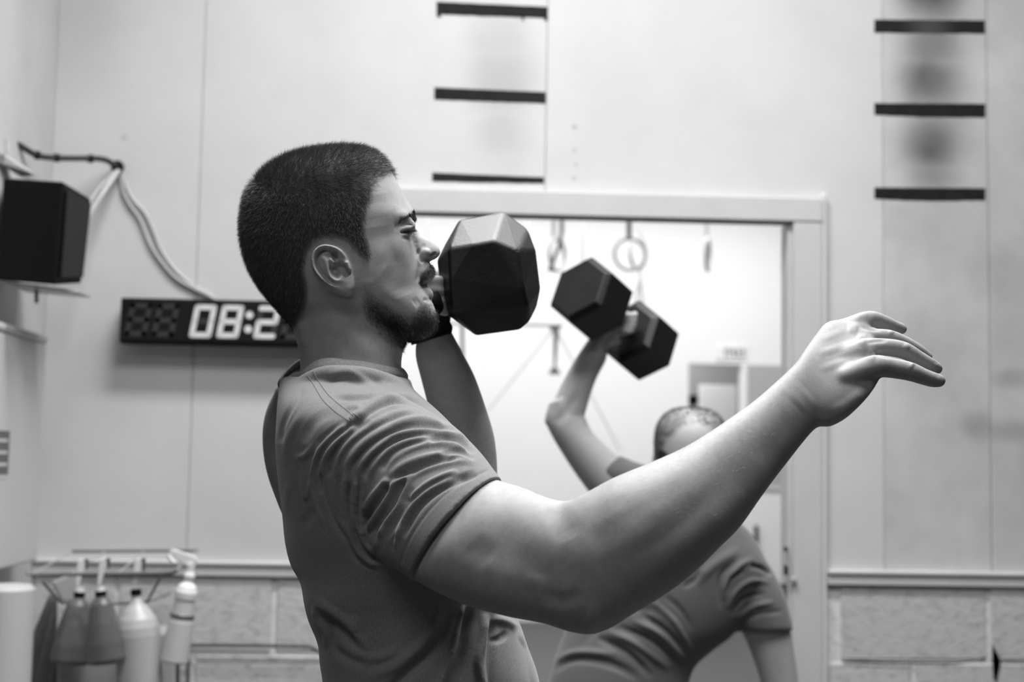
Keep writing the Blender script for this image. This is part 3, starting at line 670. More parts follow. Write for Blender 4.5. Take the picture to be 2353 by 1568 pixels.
for px, bot, lab in ((1338, 640, 'thin pale strap hanging between the loop-strap ring and the face-on ring'), (1212, 560, 'thin pale strap hanging close to the big dumbbell'), (980, 600, 'pale strap hanging just in front of the bearded man\'s forehead')):
    a = P(px-5, bot, 10.8); e = P(px+5, bot, 10.8)
    B().box(a[0], e[0], 10.8, 10.803, a[2], CEIL-0.001).out('hanging_strap', M['strap_pale'], label=lab, cat='strap', group='loose straps in the far hall')
rg = thing('squat_rig', 'pale rig bar with a dark hanging foot seen under the dumbbells', 'rig', P(1275, 860, 9.5))
B().tube([V(900, 741, 9.6), V(1205, 746, 9.6), V(1292, 748, 9.6)], 0.012).out('bar', M['strap_pale'], rg)
B().hull([V(1258, 747, 9.5), V(1293, 747, 9.5), V(1283, 762, 9.5), V(1268, 762, 9.5), V(1258, 747, 9.56), V(1293, 747, 9.56), V(1283, 762, 9.56), V(1268, 762, 9.56)], 0.003).out('top_plate', M['grey_metal'], rg)
B().hull([V(1271, 760, 9.5), V(1284, 760, 9.5), V(1277, 848, 9.5), V(1272, 848, 9.5), V(1271, 760, 9.54), V(1284, 760, 9.54), V(1277, 848, 9.54), V(1272, 848, 9.54)], 0.002).out('stem', M['grey_metal'], rg)
B().hull([V(1261, 861, 9.5), V(1288, 861, 9.5), V(1284, 851, 9.5), V(1278, 845, 9.5), V(1270, 845, 9.5), V(1264, 851, 9.5), V(1261, 861, 9.56), V(1288, 861, 9.56), V(1278, 845, 9.56), V(1270, 845, 9.56)], 0.003).out('foot', M['grey_metal'], rg)
B().tube([V(1062, 745, 9.6), V(1063, 880, 9.6), Vector((P(1063, 1400, 9.6)[0], 9.6, 0.012))], 0.013).out('post', M['grey_metal'], rg)
B().tube([V(1275, 752, 9.6), V(1120, 945, 9.6)], 0.006).out('stay', M['stay'] if 'stay' in M else M.setdefault('stay', node_mat('pale_stay', 0.72, 0.6)), rg)
B().tube([V(1275, 752, 9.6), V(1425, 1035, 9.6)], 0.006).out('stay', M['stay'], rg)
# exit sign
es = thing('exit_sign', 'small white sign with grey running figure over the far doorway', 'sign', P(1683, 812, FY))
a, e = P(1645, 794, FY-.01), P(1716, 829, FY-.01)
B().box(a[0], e[0], FY-.012, FY-.001, e[2], a[2], 0.002).out('board', node_mat('sign_white', 0.8, 0.5), es)
M['sign_grey'] = node_mat('sign_grey', 0.12, 0.6)
def sgn(x0, y0, x1, y1): a = P(x0, y0, FY); e = P(x1, y1, FY); B().box(a[0], e[0], FY-.014, FY-.0122, e[2], a[2]).out('symbol', M['sign_grey'], es)
for r in ((1664, 801, 1676, 804), (1665, 801, 1668, 822), (1673, 805, 1676, 822), (1681, 801, 1686, 805), (1680, 806, 1688, 813), (1684, 814, 1689, 822), (1693, 801, 1697, 822), (1699, 801, 1709, 803), (1706, 804, 1710, 821), (1698, 810, 1703, 813), (1698, 819, 1706, 822)): sgn(*r)
# far doorway contents
bd = B(); a, e = P(1607, 884, FY+1.3), P(1693, 1200, FY+1.3); bd.box(a[0], e[0], FY+1.3, FY+1.33, 0.001, a[2], 0.01).out('whiteboard', node_mat('white_board', 0.92, 0.4), label='white board standing in the far doorway', cat='board')
a, e = P(1584, 908, FY+.6), P(1604, 930, FY+.6); z0 = e[2]
t = thing('floor_speaker', 'small black speaker on a stand just inside the far doorway', 'speaker', (a[0], FY+.62, 0)); B().box(a[0], e[0], FY+.6, FY+.75, z0, a[2], 0.008).out('cabinet', M['black_plastic'], t); B().cyl(((a[0]+e[0])/2, FY+.68, 0.0), ((a[0]+e[0])/2, FY+.68, z0), 0.012).out('stand', M['dark_metal'], t)
b = B(); a, e = P(1734, 1208, FY-.03), P(1742, 1264, FY-.03); b.box(a[0], e[0], FY-.03, FY-.001, e[2], a[2], 0.004).out('door_pull', M['dark_metal'], wf)
b = B(); a, e = P(1799, 613, 4.29), P(1806, 661, 4.29); b.box(a[0]+.0, e[0], 4.276, 4.29, e[2], a[2], 0.001).out('door_catch', node_mat('pale_catch', 0.3, 0.4), label='slim grey catch high on the right side of the opening', cat='latch')
# lamps' housings above (out of the frame)
for i, (x, y, sx, sy) in enumerate(((0.0, 3.05, 1.1, .35), (1.35, 3.05, 1.0, .35), (0.40, 1.62, 1.8, 1.0), (-0.9, -0.6, 1.6, .8), (0.3, 7.4, 5.0, 1.2), (0.8, 10.4, 5.0, 1.2))):
    B().box(x-sx/2-.03, x+sx/2+.03, y-sy/2-.03, y+sy/2+.03, CEIL-.1, CEIL-.001, 0.01).out('ceiling_light', M['white_plastic'], label=['ceiling light box nearest the partition wall', 'second ceiling light box along the partition wall', 'wide ceiling light box over the bearded man', 'housing added for the soft fill lamp above the photographer side', 'long ceiling light box nearest in the far hall', 'long ceiling light box at the back of the far hall'][i], cat='lamp', group='ceiling lights')

# ================================================================== people
def skin_mat(name, lo, hi, rough=0.5, sp=0.3):
    m = node_mat(name, hi, rough, spec=sp, sss=0.12)
    noise_col(m, 70, lo, hi, detail=9, rough=0.85, p0=0.30, p1=0.62, bump=0.22, bscale=700, bdist=0.0005)
    return m
M['skin'] = skin_mat('skin', 0.30, 0.385, rough=0.56)
def roots(m):
    nt = m.node_tree; b = nt.nodes['Principled BSDF']; src = b.inputs['Base Color'].links[0].from_socket
    at = nt.nodes.new('ShaderNodeAttribute'); at.attribute_name = 'roots'; mx = nt.nodes.new('ShaderNodeMixRGB')
    nz = nt.nodes.new('ShaderNodeTexNoise'); nz.inputs['Scale'].default_value = 900; tc = nt.nodes.new('ShaderNodeTexCoord'); nt.links.new(tc.outputs['Object'], nz.inputs['Vector'])
    ml = nt.nodes.new('ShaderNodeMath'); ml.operation = 'MULTIPLY_ADD'; ml.inputs[1].default_value = 0.5; ml.inputs[2].default_value = 0.70; nt.links.new(nz.outputs['Fac'], ml.inputs[0])
    m2 = nt.nodes.new('ShaderNodeMath'); m2.operation = 'MULTIPLY'; m2.use_clamp = True; nt.links.new(ml.outputs[0], m2.inputs[0]); nt.links.new(at.outputs['Fac'], m2.inputs[1])
    nt.links.new(m2.outputs[0], mx.inputs[0]); nt.links.new(src, mx.inputs[1]); mx.inputs[2].default_value = (0.05, 0.05, 0.05, 1); nt.links.new(mx.outputs[0], b.inputs['Base Color'])
roots(M['skin'])
M['skin2'] = skin_mat('skin_second', 0.38, 0.44)
M['shirt'] = node_mat('grey_jersey', 0.12, 0.9, spec=0.15, sheen=0.25)
noise_col(M['shirt'], 900, 0.18, 0.25, detail=3, p0=0.35, p1=0.65, bump=0.3, bscale=1800, bdist=0.0004, stretch=(1, 1, 0.4))
M['collar'] = node_mat('ribbed_collar', 0.11, 0.9, spec=0.1)
noise_col(M['collar'], 300, 0.11, 0.17, detail=3)
M['thread'] = node_mat('pale_thread', 0.30, 0.8)
M['hair'] = node_mat('short_dark_hair', 0.10, 0.45, spec=0.4)
M['hair_light'] = node_mat('fine_light_hair', 0.5, 0.5)
M['beard'] = node_mat('beard_hair', 0.03, 0.6, spec=0.25)
M['shorts'] = node_mat('black_shorts', 0.02, 0.9)
M['rubber'] = node_mat('black_rubber', 0.006, 0.45, spec=0.38); noise_col(M['rubber'], 20, 0.003, 0.008, bump=0.2, bscale=200)
M['wrap'] = node_mat('black_wrist_wrap', 0.012, 0.95, spec=0.1)

YH = 1.71      # mid plane of the head
man = thing('person', 'bearded short-haired man in grey t-shirt in profile, stretching one arm to the right', 'person', (P(820, 1200, YH)[0], YH, 0.0))

# ---- head and neck
def hs(py, back, front, w_, e=2.2): return (front, py, YH, back, py, YH, w_, e)
skull = [hs(339, 780, 815, .010), hs(345, 722, 848, .029), hs(355, 678, 870, .043), hs(371, 638, 887, .0555), hs(396, 604, 901, .0660), hs(430, 576, 920, .0725), hs(465, 562, 939, .0755),
         hs(493, 557, 956, .0765), hs(515, 555, 950, .0765), hs(545, 556, 948, .0760), hs(575, 561, 955, .0755), hs(610, 571, 966, .0745), hs(645, 588, 972, .072), hs(675, 608, 972, .067), hs(700, 628, 966, .061), hs(725, 648, 950, .052), hs(745, 668, 930, .04)]
def js(x, u, l, d, e=2.0): return (x+(4 if u < 650 else 0), u, YH, x, l, YH, d, e)
jaw = [js(790, 600, 672, .063), js(830, 600, 702, .0655), js(862, 605, 727, .064), js(895, 615, 752, .058), js(922, 625, 774, .050), js(948, 640, 786, .041), js(972, 660, 783, .031), js(990, 690, 776, .022), js(1003, 712, 758, .013)]
neck = [hs(610, 628, 850, .052, 2), hs(660, 630, 870, .053, 2), hs(700, 650, 890, .055, 2), hs(740, 668, 910, .057, 2), hs(775, 679, 930, .058, 2), hs(805, 686, 927, .060, 2), hs(835, 690, 922, .062, 2), hs(870, 688, 926, .070, 2), hs(920, 670, 940, .09, 2), hs(980, 660, 960, .12, 2)]
muzzle = [hs(585, 860, 972, .026), hs(602, 860, 986, .024), hs(612, 860, 992, .0235), hs(625, 860, 998, .0235), hs(636, 860, 998, .0225), hs(645, 860, 992, .021), hs(651, 860, 984, .020), hs(658, 860, 982, .0195), hs(665, 860, 990, .020), hs(674, 860, 996, .020), hs(684, 860, 995, .020), hs(692, 860, 992, .021), hs(706, 860, 998, .023), hs(722, 860, 1004, .024), hs(738, 860, 1006, .0245), hs(756, 860, 1001, .024), hs(770, 860, 989, .021), hs(780, 860, 970, .015)]
def ns(py, f, b, w_, e=1.7): return (f, py, YH, b, py, YH, w_, e)
nose = [ns(505, 951, 925, .010), ns(520, 953.5, 925, .0092), ns(531, 959.5, 925, .0092), ns(541, 971, 925, .0100), ns(552, 990, 925, .0112), ns(562, 1002, 925, .0128), ns(571, 1009.5, 930, .0142), ns(580, 1012, 935, .0150), ns(588, 1009, 938, .0148), ns(595, 1001, 940, .0120), ns(600, 990, 940, .0080)]
mask = [hs(y, 835, f, w_, e) for y, f, w_, e in ((434, 900, .014, 2.0), (438, 910, .032, 2.1), (445, 918, .046, 2.2), (470, 936, .050, 2.3), (490, 950, .052, 2.4), (503, 952, .052, 2.4), (516, 946, .053, 2.4), (532, 943, .054, 2.4), (548, 947, .055, 2.4), (568, 953, .055, 2.4), (592, 957, .054, 2.4), (620, 961, .051, 2.4), (650, 965, .045, 2.3), (680, 966, .039, 2.2), (705, 964, .033, 2.1), (730, 960, .028, 2))]
hp = [loft(skull, 64, 8), loft(jaw, 48, 8), loft(neck, 56, 6), loft(muzzle, 44, 6), loft(nose, 36, 8), loft(mask, 56, 8)]
for s_ in (-1, 1):
    c = P(976, 586, YH); hp.append(ball((c[0], YH+s_*.0118, c[2]), .0078, .0052, .0070))         # nose wings
    c = P(944, 529, YH); hp.append(ball((c[0]-.005, YH+s_*.031, c[2]), .0115, .0115, .0105))       # eyeballs under lids
# ears: a raised sheet with rim, groove, bowl, canal and lobe
EY = 1.630
ear_poly = [(747, 561), (764, 563), (777, 568), (788, 576), (797, 588), (803, 600), (807, 612), (810, 628), (813, 642), (814, 654), (812, 663), (806, 670), (797, 675), (784, 673), (770, 666), (756, 658), (741, 647), (729, 635), (720, 622), (715, 604), (716, 589), (723, 574), (734, 565)]
poly = smooth_line(ear_poly+[ear_poly[0]], 120)
def ear():
    st = 0.9; xs = np.arange(708, 822, st); ys = np.arange(554, 682, st); GX, GY = np.meshgrid(xs, ys); gx, gy = GX.ravel(), GY.ravel()
    ins = inpoly(gx, gy, poly); d, _ = seg_dist(gx, gy, poly)
    h = np.interp(gx, [714, 760, 812], [17, 12.5, 5.5])                     # stands off the head at the back
    def st_(pts, r, a, fade=0.2):
        nonlocal h
        dd, t = seg_dist(gx, gy, smooth_line(pts)); k = np.clip(1-(dd/r)**2, 0, 1)**1.5
        if fade: k = k*np.clip(np.minimum(t, 1-t)/fade, 0, 1)**0.7
        h = h+a*k
    st_([(792, 592), (780, 575), (764, 568), (747, 566), (733, 570), (723, 582), (719, 598), (721, 616), (731, 632), (746, 647), (762, 659), (776, 667)], 10.5, 3.4, 0.08)
    st_([(765, 580), (748, 576), (735, 582), (729, 598), (732, 618), (745, 637), (760, 650), (775, 657)], 8.5, -5.0)
    st_([(760, 578), (770, 590), (772, 602)], 8.5, -7.0)
    st_([(738, 590), (748, 598), (752, 614), (758, 630), (766, 640), (776, 645), (790, 643)], 7.5, 2.8)
    st_([(756, 596), (764, 601), (770, 606)], 6, 2.5)
    st_([(768, 612), (764, 620), (768, 632), (780, 638)], 10, -5.5, 0.1)
    st_([(778, 612), (783, 622)], 14, -8, 0)
    st_([(784, 608), (789, 620), (796, 628), (800, 634)], 9, -11, 0.05)
    st_([(797, 600), (801, 612), (804, 622)], 7.5, 5.0, 0.1)
    st_([(796, 650), (798, 660)], 14, 1.6, 0)
    edge = np.clip(d/4.5, 0, 1); h = h*np.sqrt(1-(1-edge)**2)*1.0
    h = np.where(ins, np.maximum(h, 0.3), 0)/1000
    idx = -np.ones(len(gx), int); keep = np.where(ins)[0]; idx[keep] = np.arange(len(keep)); W_ = len(xs)
    base = [P(gx[i], gy[i], EY) for i in keep]
    # sheet: outer side towards the viewer, inner side sunk in the head (the back part stands clear of it)
    front = [(b[0], EY+0.010-h[i]*1.05, b[2]) for b, i in zip(base, keep)]
    ff = np.interp(gx, [714, 745, 790], [8.0, -2, -14])/1000
    back = [(b[0], EY+0.010-max(0.0, min(ff[i], h[i]-0.003))+max(0, -ff[i])+0.0, b[2]) for b, i in zip(base, keep)]
    n = len(keep); verts = front+back; faces = []; from collections import Counter; cnt = Counter()
    for r in range(len(ys)-1):
        for c in range(W_-1):
            q = [idx[r*W_+c], idx[r*W_+c+1], idx[(r+1)*W_+c+1], idx[(r+1)*W_+c]]
            if min(q) >= 0:
                faces.append(tuple(q)); faces.append(tuple(n+k for k in q[::-1]))
                for a, b in zip(q, q[1:]+q[:1]): cnt[(a, b)] += 1
    for (a, b) in list(cnt):
        if (b, a) not in cnt: faces.append((b, a, n+a, n+b))
    return np.array(verts), faces
ev, ef = ear(); hp.append((ev, ef)); em = ev.copy(); em[:, 1] = 2*YH-em[:, 1]; hp.append((em, [f[::-1] for f in ef]))
head = fuse(hp, 0.00115, smooth=5, factor=0.5)
v = vget(head); x_, y_ = proj(np.where((v[:, 1] > YH)[:, None], v*[1, -1, 1]+[0, 2*YH, 0], v))
earw = inpoly(x_, y_, [(706, 552), (822, 560), (824, 684), (740, 690), (700, 620)])
lipw = inpoly(x_, y_, [(950, 500), (1040, 500), (1040, 700), (966, 700), (966, 600), (955, 570)])
relax(head, 130, 0.5, w=np.where(earw | lipw, 0.0, 1.0))
_hs = [
    ([(916, 511), (936, 513), (953, 517)], 14, -3.0, 0.1), ([(905, 500), (930, 494), (952, 488)], 16, 0.8), ([(903, 522), (925, 518)], 14, -1.0),
    ([(921, 528), (938, 522), (954, 524)], 8, 0.7), ([(918, 524), (934, 517.5), (952, 517)], 3.2, -1.3),
    ([(919, 535), (935, 533.5), (948, 531), (958, 531)], 3.6, -2.4, 0.1), ([(925, 540), (942, 541.5), (953, 538)], 4, 1.0), ([(922, 546), (938, 550), (950, 556)], 7, -1.1),
    ([(952, 545), (955, 575), (958, 595)], 9, -1.2), ([(962, 572), (961, 586), (966, 598), (974, 604)], 5.5, -2.0, 0.15), ([(970, 566), (978, 566)], 8, -0.9), ([(976, 580), (990, 578)], 9, 1.0),
    ([(990, 590), (998, 584.5), (1003, 584)], 5.0, -4.0, 0.1),
    ([(965, 600), (963, 625), (961, 650)], 8, -1.5), ([(958, 560), (958, 600), (957, 640)], 10, 1.0),
    ([(966, 654), (978, 654.5), (992, 655), (1000, 655)], 4.0, -3.2, 0.1), ([(966, 653)], 6, -1.6), ([(972, 645), (985, 638), (999, 630)], 6, 1.0), ([(975, 663), (988, 666), (999, 672)], 6, 0.3),
    ([(972, 688), (984, 690), (996, 690)], 7, -1.8), ([(985, 725), (995, 738)], 18, 0.8), ([(950, 700), (965, 690)], 16, -1.2),
    ([(855, 450), (868, 520)], 50, -1.8), ([(850, 585), (890, 572), (930, 566)], 30, 1.8), ([(880, 625), (915, 650), (930, 680)], 44, -2.6), ([(840, 640), (850, 690)], 26, 1.2),
    ([(845, 715), (880, 745), (915, 775)], 12, 0.8), ([(835, 730), (870, 765), (905, 795)], 14, -2.2),
    ([(740, 700), (790, 750), (850, 810), (890, 850)], 34, 2.0), ([(800, 715), (860, 780), (900, 820)], 24, -1.3), ([(905, 800), (915, 830)], 12, 1.5),
    ([(715, 700), (720, 760), (730, 830)], 26, -2.0), ([(690, 740), (700, 800)], 18, 1.6), ([(822, 660), (826, 690)], 12, -2.2), ([(814, 668), (800, 682), (775, 676), (748, 662)], 8, -2.2),
]
sculpt(head, [(q_[0], q_[1]*(1.15 if q_[1] >= 24 else 1), q_[2]*(.6 if q_[1] >= 24 else .9))+tuple(q_[3:]) for q_ in _hs], mirror=YH, ymax=YH)
relax(head, 2, 0.4)

# ---- right arm and hand (nearest the photographer)
def A(ux, uy, lx_, ly, Y, d, e=2.0, dY=0.0, sk=0.0): return (ux, uy, Y+dY, lx_, ly, Y-dY, d, e, sk)
arm = [A(930, 950, 800, 1160, 1.60, .060), A(1020, 1015, 870, 1235, 1.55, .062), A(1090, 1076, 925, 1300, 1.51, .062), A(1146, 1104, 962, 1338, 1.475, .061), A(1200, 1120, 1062, 1388, 1.45, .058), A(1250, 1141, 1160, 1416, 1.425, .055), A(1288, 1151, 1250, 1434, 1.405, .052), A(1312, 1149, 1312, 1453, 1.39, .050),
       A(1340, 1136, 1362, 1458, 1.382, .048), A(1372, 1118, 1410, 1440, 1.38, .048), A(1410, 1098, 1460, 1408, 1.38, .050), A(1455, 1079, 1523, 1370, 1.385, .052), A(1509, 1057, 1588, 1322, 1.395, .051), A(1576, 1026, 1652, 1260, 1.41, .046), A(1636, 989, 1700, 1212, 1.428, .041), A(1690, 952, 1752, 1139, 1.448, .036),
       A(1745, 911, 1800, 1075, 1.468, .031), A(1798, 870, 1845, 1012, 1.485, .0265), A(1826, 836, 1870, 987, 1.493, .0245)]
palm = [A(1785, 885, 1835, 1030, 1.482, .026), A(1822, 841, 1872, 987, 1.492, .0245, 2.2, .004), A(1848, 808, 1903, 981, 1.50, .0235, 2.3, .014), A(1872, 777, 1938, 962, 1.508, .022, 2.4, .024), A(1900, 746, 1968, 935, 1.515, .020, 2.5, .032), A(1932, 737, 1994, 908, 1.522, .015, 2.5, .036), A(1962, 727, 2012, 884, 1.53, .0115, 2.4, .038), A(1985, 726, 2024, 862, 1.536, .0085, 2.0, .038), A(2000, 745, 2028, 845, 1.54, .005, 2.0, .034)]
fing = [  # index, middle, ring, little
    [(1905, 775, 1.548, 20), (1965, 746, 1.560, 23), (1999, 733, 1.574, 19.5), (2030, 742, 1.584, 18.5), (2052, 750, 1.592, 15.5), (2071, 756, 1.600, 13.5)],
    [(1905, 800, 1.532, 22), (1965, 777, 1.545, 23.5), (2004, 774, 1.556, 20), (2045, 777, 1.563, 19), (2080, 790, 1.570, 17), (2110, 806, 1.576, 15), (2131, 820, 1.580, 12.5)],
    [(1925, 828, 1.508, 22), (1985, 803, 1.518, 24), (2030, 798, 1.528, 21), (2075, 805, 1.534, 20.5), (2108, 823, 1.540, 18.5), (2135, 838, 1.545, 17), (2152, 847, 1.549, 14.5)],
    [(1940, 868, 1.490, 24), (2004, 843, 1.494, 27), (2048, 846, 1.503, 24), (2090, 854, 1.509, 22.5), (2122, 866, 1.515, 19.5), (2144, 873, 1.520, 18), (2157, 875, 1.523, 16)]]
thumb = [(1905, 915, 1.548, 20), (1930, 898, 1.562, 23), (1955, 880, 1.582, 20), (1985, 862, 1.600, 18), (2005, 850, 1.612, 16)]
arm_parts = [loft(arm[:-2]+palm[1:], 56, 6), limb(thumb)]+[limb(f_, 22, 6) for f_ in fing]
armme = fuse(arm_parts, 0.0017, smooth=6)
v = vget(armme); x_, y_ = proj(v); relax(armme, 12, 0.5, w=np.clip((2045-x_)/60, 0, 1))
_as = [
    # fingers: knuckles, tendons, grooves between the fingers
    ([(1965, 727), (1998, 717)], 14, 1.0), ([(1948, 752), (1972, 756)], 17, 1.7), ([(1968, 779), (1992, 783)], 18, 1.7), ([(1990, 812), (2014, 818)], 20, 1.6),
    ([(1885, 782), (1945, 758)], 12, .5), ([(1880, 815), (1930, 798), (1975, 782)], 13, .8), ([(1880, 850), (1940, 832), (1995, 815)], 13, .8),
    ([(1975, 750), (2000, 757), (2025, 758)], 7, -1.2), ([(1990, 790), (2010, 785), (2040, 783)], 7, -1.2), ([(2005, 806), (2020, 815), (2050, 822)], 7, -1.4),
    
    ([(2044, 760), (2052, 768)], 9, 1.2), ([(2078, 793), (2088, 802)], 11, 1.3), ([(2092, 836), (2100, 842)], 12, 1.4), ([(2090, 838), (2096, 846)], 2.5, -0.5), ([(2097, 838), (2102, 845)], 2.5, -0.5),
    ([(2152, 843), (2163, 855)], 5, -0.8, 0.1), ([(2146, 832), (2156, 836)], 4, -0.6), ([(2150, 861), (2160, 866)], 4, -0.5),
    ([(2010, 885), (2018, 872), (2030, 862)], 5, -1.8), ([(2028, 876), (2036, 866)], 5, -1.5), ([(1995, 905), (2008, 890)], 8, 1.0),
    ([(1915, 955), (1960, 925), (1990, 895)], 24, 1.8), 
    # wrist bone and forearm
    ([(1825, 930), (1858, 900)], 44, 1.6), ([(1700, 1010), (1760, 960), (1830, 905)], 50, 1.0), ([(1740, 1060), (1790, 1005), (1840, 955)], 44, -0.8),
    ([(1380, 1250), (1470, 1200), (1560, 1130), (1650, 1060)], 60, 2.5), ([(1420, 1350), (1520, 1290), (1620, 1210), (1700, 1120)], 40, 2.0), ([(1420, 1300), (1500, 1245), (1600, 1170), (1700, 1080), (1780, 1005)], 50, -1.6),
    ([(1330, 1200), (1400, 1160), (1500, 1110), (1600, 1055)], 40, 2.0), ([(1350, 1250), (1430, 1215), (1500, 1170)], 34, -1.4),
    # upper arm: biceps over triceps with the groove between, elbow
    ([(1060, 1170), (1140, 1180), (1220, 1200), (1280, 1215)], 80, 3.0), ([(1110, 1235), (1160, 1250), (1240, 1295), (1310, 1345)], 60, -3.0), ([(1190, 1230), (1240, 1265), (1290, 1300)], 40, 1.0),
    ([(1010, 1300), (1100, 1330), (1200, 1360)], 50, 2.4), ([(1270, 1165), (1290, 1200), (1310, 1240)], 36, -2.2), ([(1345, 1420), (1385, 1425)], 34, 2.6), ([(1240, 1370), (1300, 1380), (1335, 1360)], 26, -2.0), ([(1310, 1300), (1340, 1340), (1350, 1390)], 34, -1.6),
    ([(1080, 1250), (1130, 1290)], 40, -1.6), ([(1200, 1330), (1260, 1350)], 26, 1.2),
]
sculpt(armme, [(q_[0], q_[1]*(1.2 if q_[1] >= 28 else 1), q_[2]*(.65 if q_[1] >= 28 else 1))+tuple(q_[3:]) for q_ in _as], ymax=1.75)
relax(armme, 1, 0.4)

# ---- torso under the shirt, left arm with the dumbbell, legs
def T(y, b_, f_, w_, e=2.3, Y=1.70): return (f_, y, Y, b_, y, Y, w_, e)
torso_in = [T(900, 680, 930, .08), T(930, 672, 950, .12), T(980, 665, 1020, .165), T(1050, 662, 1080, .18), T(1150, 672, 1120, .185), T(1300, 700, 1145, .17), T(1450, 735, 1160, .155), T(1600, 760, 1200, .16), T(1760, 760, 1220, .17)]
farm = [(975, 700, 1.985, 1018, 700, 1.985, .024), (962, 745, 1.985, 1028, 742, 1.985, .024), (957, 780, 1.985, 1044, 775, 1.985, .027), (955, 820, 1.985, 1067, 818, 1.985, .033), (967, 870, 1.985, 1092, 868, 1.985, .038), (985, 940, 1.985, 1118, 942, 1.985, .042), (1000, 1010, 1.985, 1137, 1010, 1.985, .043), (1012, 1080, 1.985, 1143, 1090, 1.985, .042), (1030, 1170, 1.98, 1140, 1190, 1.98, .036)]
uarm = [(800, 930, 1.88, 790, 1140, 1.88, .06), (880, 960, 1.90, 860, 1160, 1.90, .058), (980, 1040, 1.94, 950, 1200, 1.94, .052), (1080, 1120, 1.97, 1050, 1240, 1.97, .042), (1130, 1160, 1.98, 1110, 1235, 1.98, .034)]
YL = 1.985
lhand = [limb([(1000, 735, YL, 36), (1002, 700, YL-.005, 38), (1004, 665, YL-.01, 36), (1006, 645, YL-.01, 30)])]
for k, (dy, yy) in enumerate(((0, 652), (0, 676), (0, 700), (0, 722))):
    lhand.append(limb([(985, yy, YL-.02, 13), (975, yy-4, YL-.045, 13), (985, yy-8, YL-.065, 12.5), (1008, yy-8, YL-.07, 12), (1024, yy-4, YL-.055, 11)], 14, 4))
lhand.append(limb([(1020, 700, YL, 14), (1030, 680, YL-.02, 14), (1022, 660, YL-.045, 13), (1004, 650, YL-.06, 12)], 14, 4))
body2 = fuse([loft(torso_in, 48, 5), loft(farm, 40, 6), loft(uarm, 32, 5)]+lhand, 0.0032, smooth=6)
def leg(cx, Y, fx, back=0):
    c0 = P(cx, 1760, Y); z = c0[2]; x = c0[0]
    def pt(dx, zz, r): return (x+dx, Y, zz, r)
    ks = [pt(0, z, .098), pt(0.01, z-.18, .088), pt(0.02, .50, .06), pt(0.01, .40, .058), pt(-.01, .30, .058), pt(-.02, .12, .038), pt(-.02, .07, .042)]
    return ks
def rawlimb(ks, n=20, per=5):
    R = catmull(ks, (len(ks)-1)*per+1); p = R[:, :3]; r = R[:, 3]; t = np.gradient(p, axis=0); t /= np.linalg.norm(t, axis=1)[:, None]; th = np.linspace(0, 2*math.pi, n, endpoint=False); vs = []; fs = []
    for i in range(len(p)):
        a = np.cross(t[i], [0.05, 1, .03]); a /= np.linalg.norm(a); b = np.cross(a, t[i]); vs.append(p[i]+np.outer(np.cos(th), a)*r[i]+np.outer(np.sin(th), b)*r[i])
    vs = np.concatenate(vs); m = len(p)
    for i in range(m-1):
        for j in range(n): fs.append((i*n+j, i*n+(j+1) % n, (i+1)*n+(j+1) % n, (i+1)*n+j))
    fs.append(tuple(range(n))[::-1]); fs.append(tuple((m-1)*n+j for j in range(n))); return vs, fs
hipz = P(990, 1740, 1.7)[2]; hx = P(980, 1740, 1.7)[0]
legs = fuse([ball((hx, 1.70, hipz), .13, .165, .13), rawlimb(leg(960, 1.60, 0)), rawlimb(leg(1000, 1.80, 0))], 0.010, smooth=4)
bodyme = join_np([head, armme, body2, legs], 'body')
# roots and stubble darken the skin where hair grows
def root_shade(me, fields, mirror=YH, zmin=None, ylim=None):
    v = vget(me); q = v.copy()
    if mirror is not None: far = q[:, 1] > mirror; q[far, 1] = 2*mirror-q[far, 1]
    x, y = proj(q); a = np.zeros(len(v)); ok = np.ones(len(v), bool)
    if ylim: ok &= (v[:, 1] > ylim[0]) & (v[:, 1] < ylim[1])
    if zmin is not None: ok &= v[:, 2] > zmin
    for poly_, amt, soft in fields:
        ins = inpoly(x, y, poly_) & ok; d, _ = seg_dist(x, y, list(poly_)+[poly_[0]]); a = np.maximum(a, ins*amt*np.clip(d/soft, 0, 1)*(1-0.6*np.exp(-(((x-868)/34)**2+((y-425)/26)**2))))
    at = me.attributes.new('roots', 'FLOAT', 'POINT'); at.data.foreach_set('value', a.astype(np.float32))
SCALP = [(912, 376), (906, 396), (890, 402), (874, 414), (862, 436), (852, 462), (845, 482), (840, 510), (842, 535), (850, 560), (857, 586), (846, 608), (838, 602), (822, 588), (808, 570), (792, 556), (770, 550), (745, 550), (722, 560), (708, 585), (702, 620), (708, 650), (710, 680), (704, 710), (690, 735), (674, 760), (655, 765), (500, 700), (480, 300), (900, 300)]
JAW = [(836, 635), (850, 662), (880, 686), (912, 706), (940, 720), (955, 710), (965, 688), (978, 690), (992, 704), (1012, 712), (1018, 740), (1008, 770), (985, 792), (945, 805), (922, 808), (898, 796), (868, 768), (842, 740), (826, 705)]
LIP = [(990, 600), (1008, 606), (1010, 626), (992, 636), (976, 646), (966, 658), (960, 652), (964, 634), (976, 618)]
root_shade(bodyme, [(SCALP, 1.0, 14), (JAW, 0.80, 40), (LIP, 0.7, 6), ([(905, 522), (918, 507), (934, 496), (950, 487), (966, 488), (968, 498), (958, 509), (951, 508), (942, 501), (926, 508)], .75, 4), ([(918, 533), (935, 528), (960, 527), (961, 533), (940, 537)], .8, 2)], zmin=P(700, 830, YH)[2], ylim=(1.60, 1.82))
body = link('body', bodyme, M['skin'], man, smooth=True)
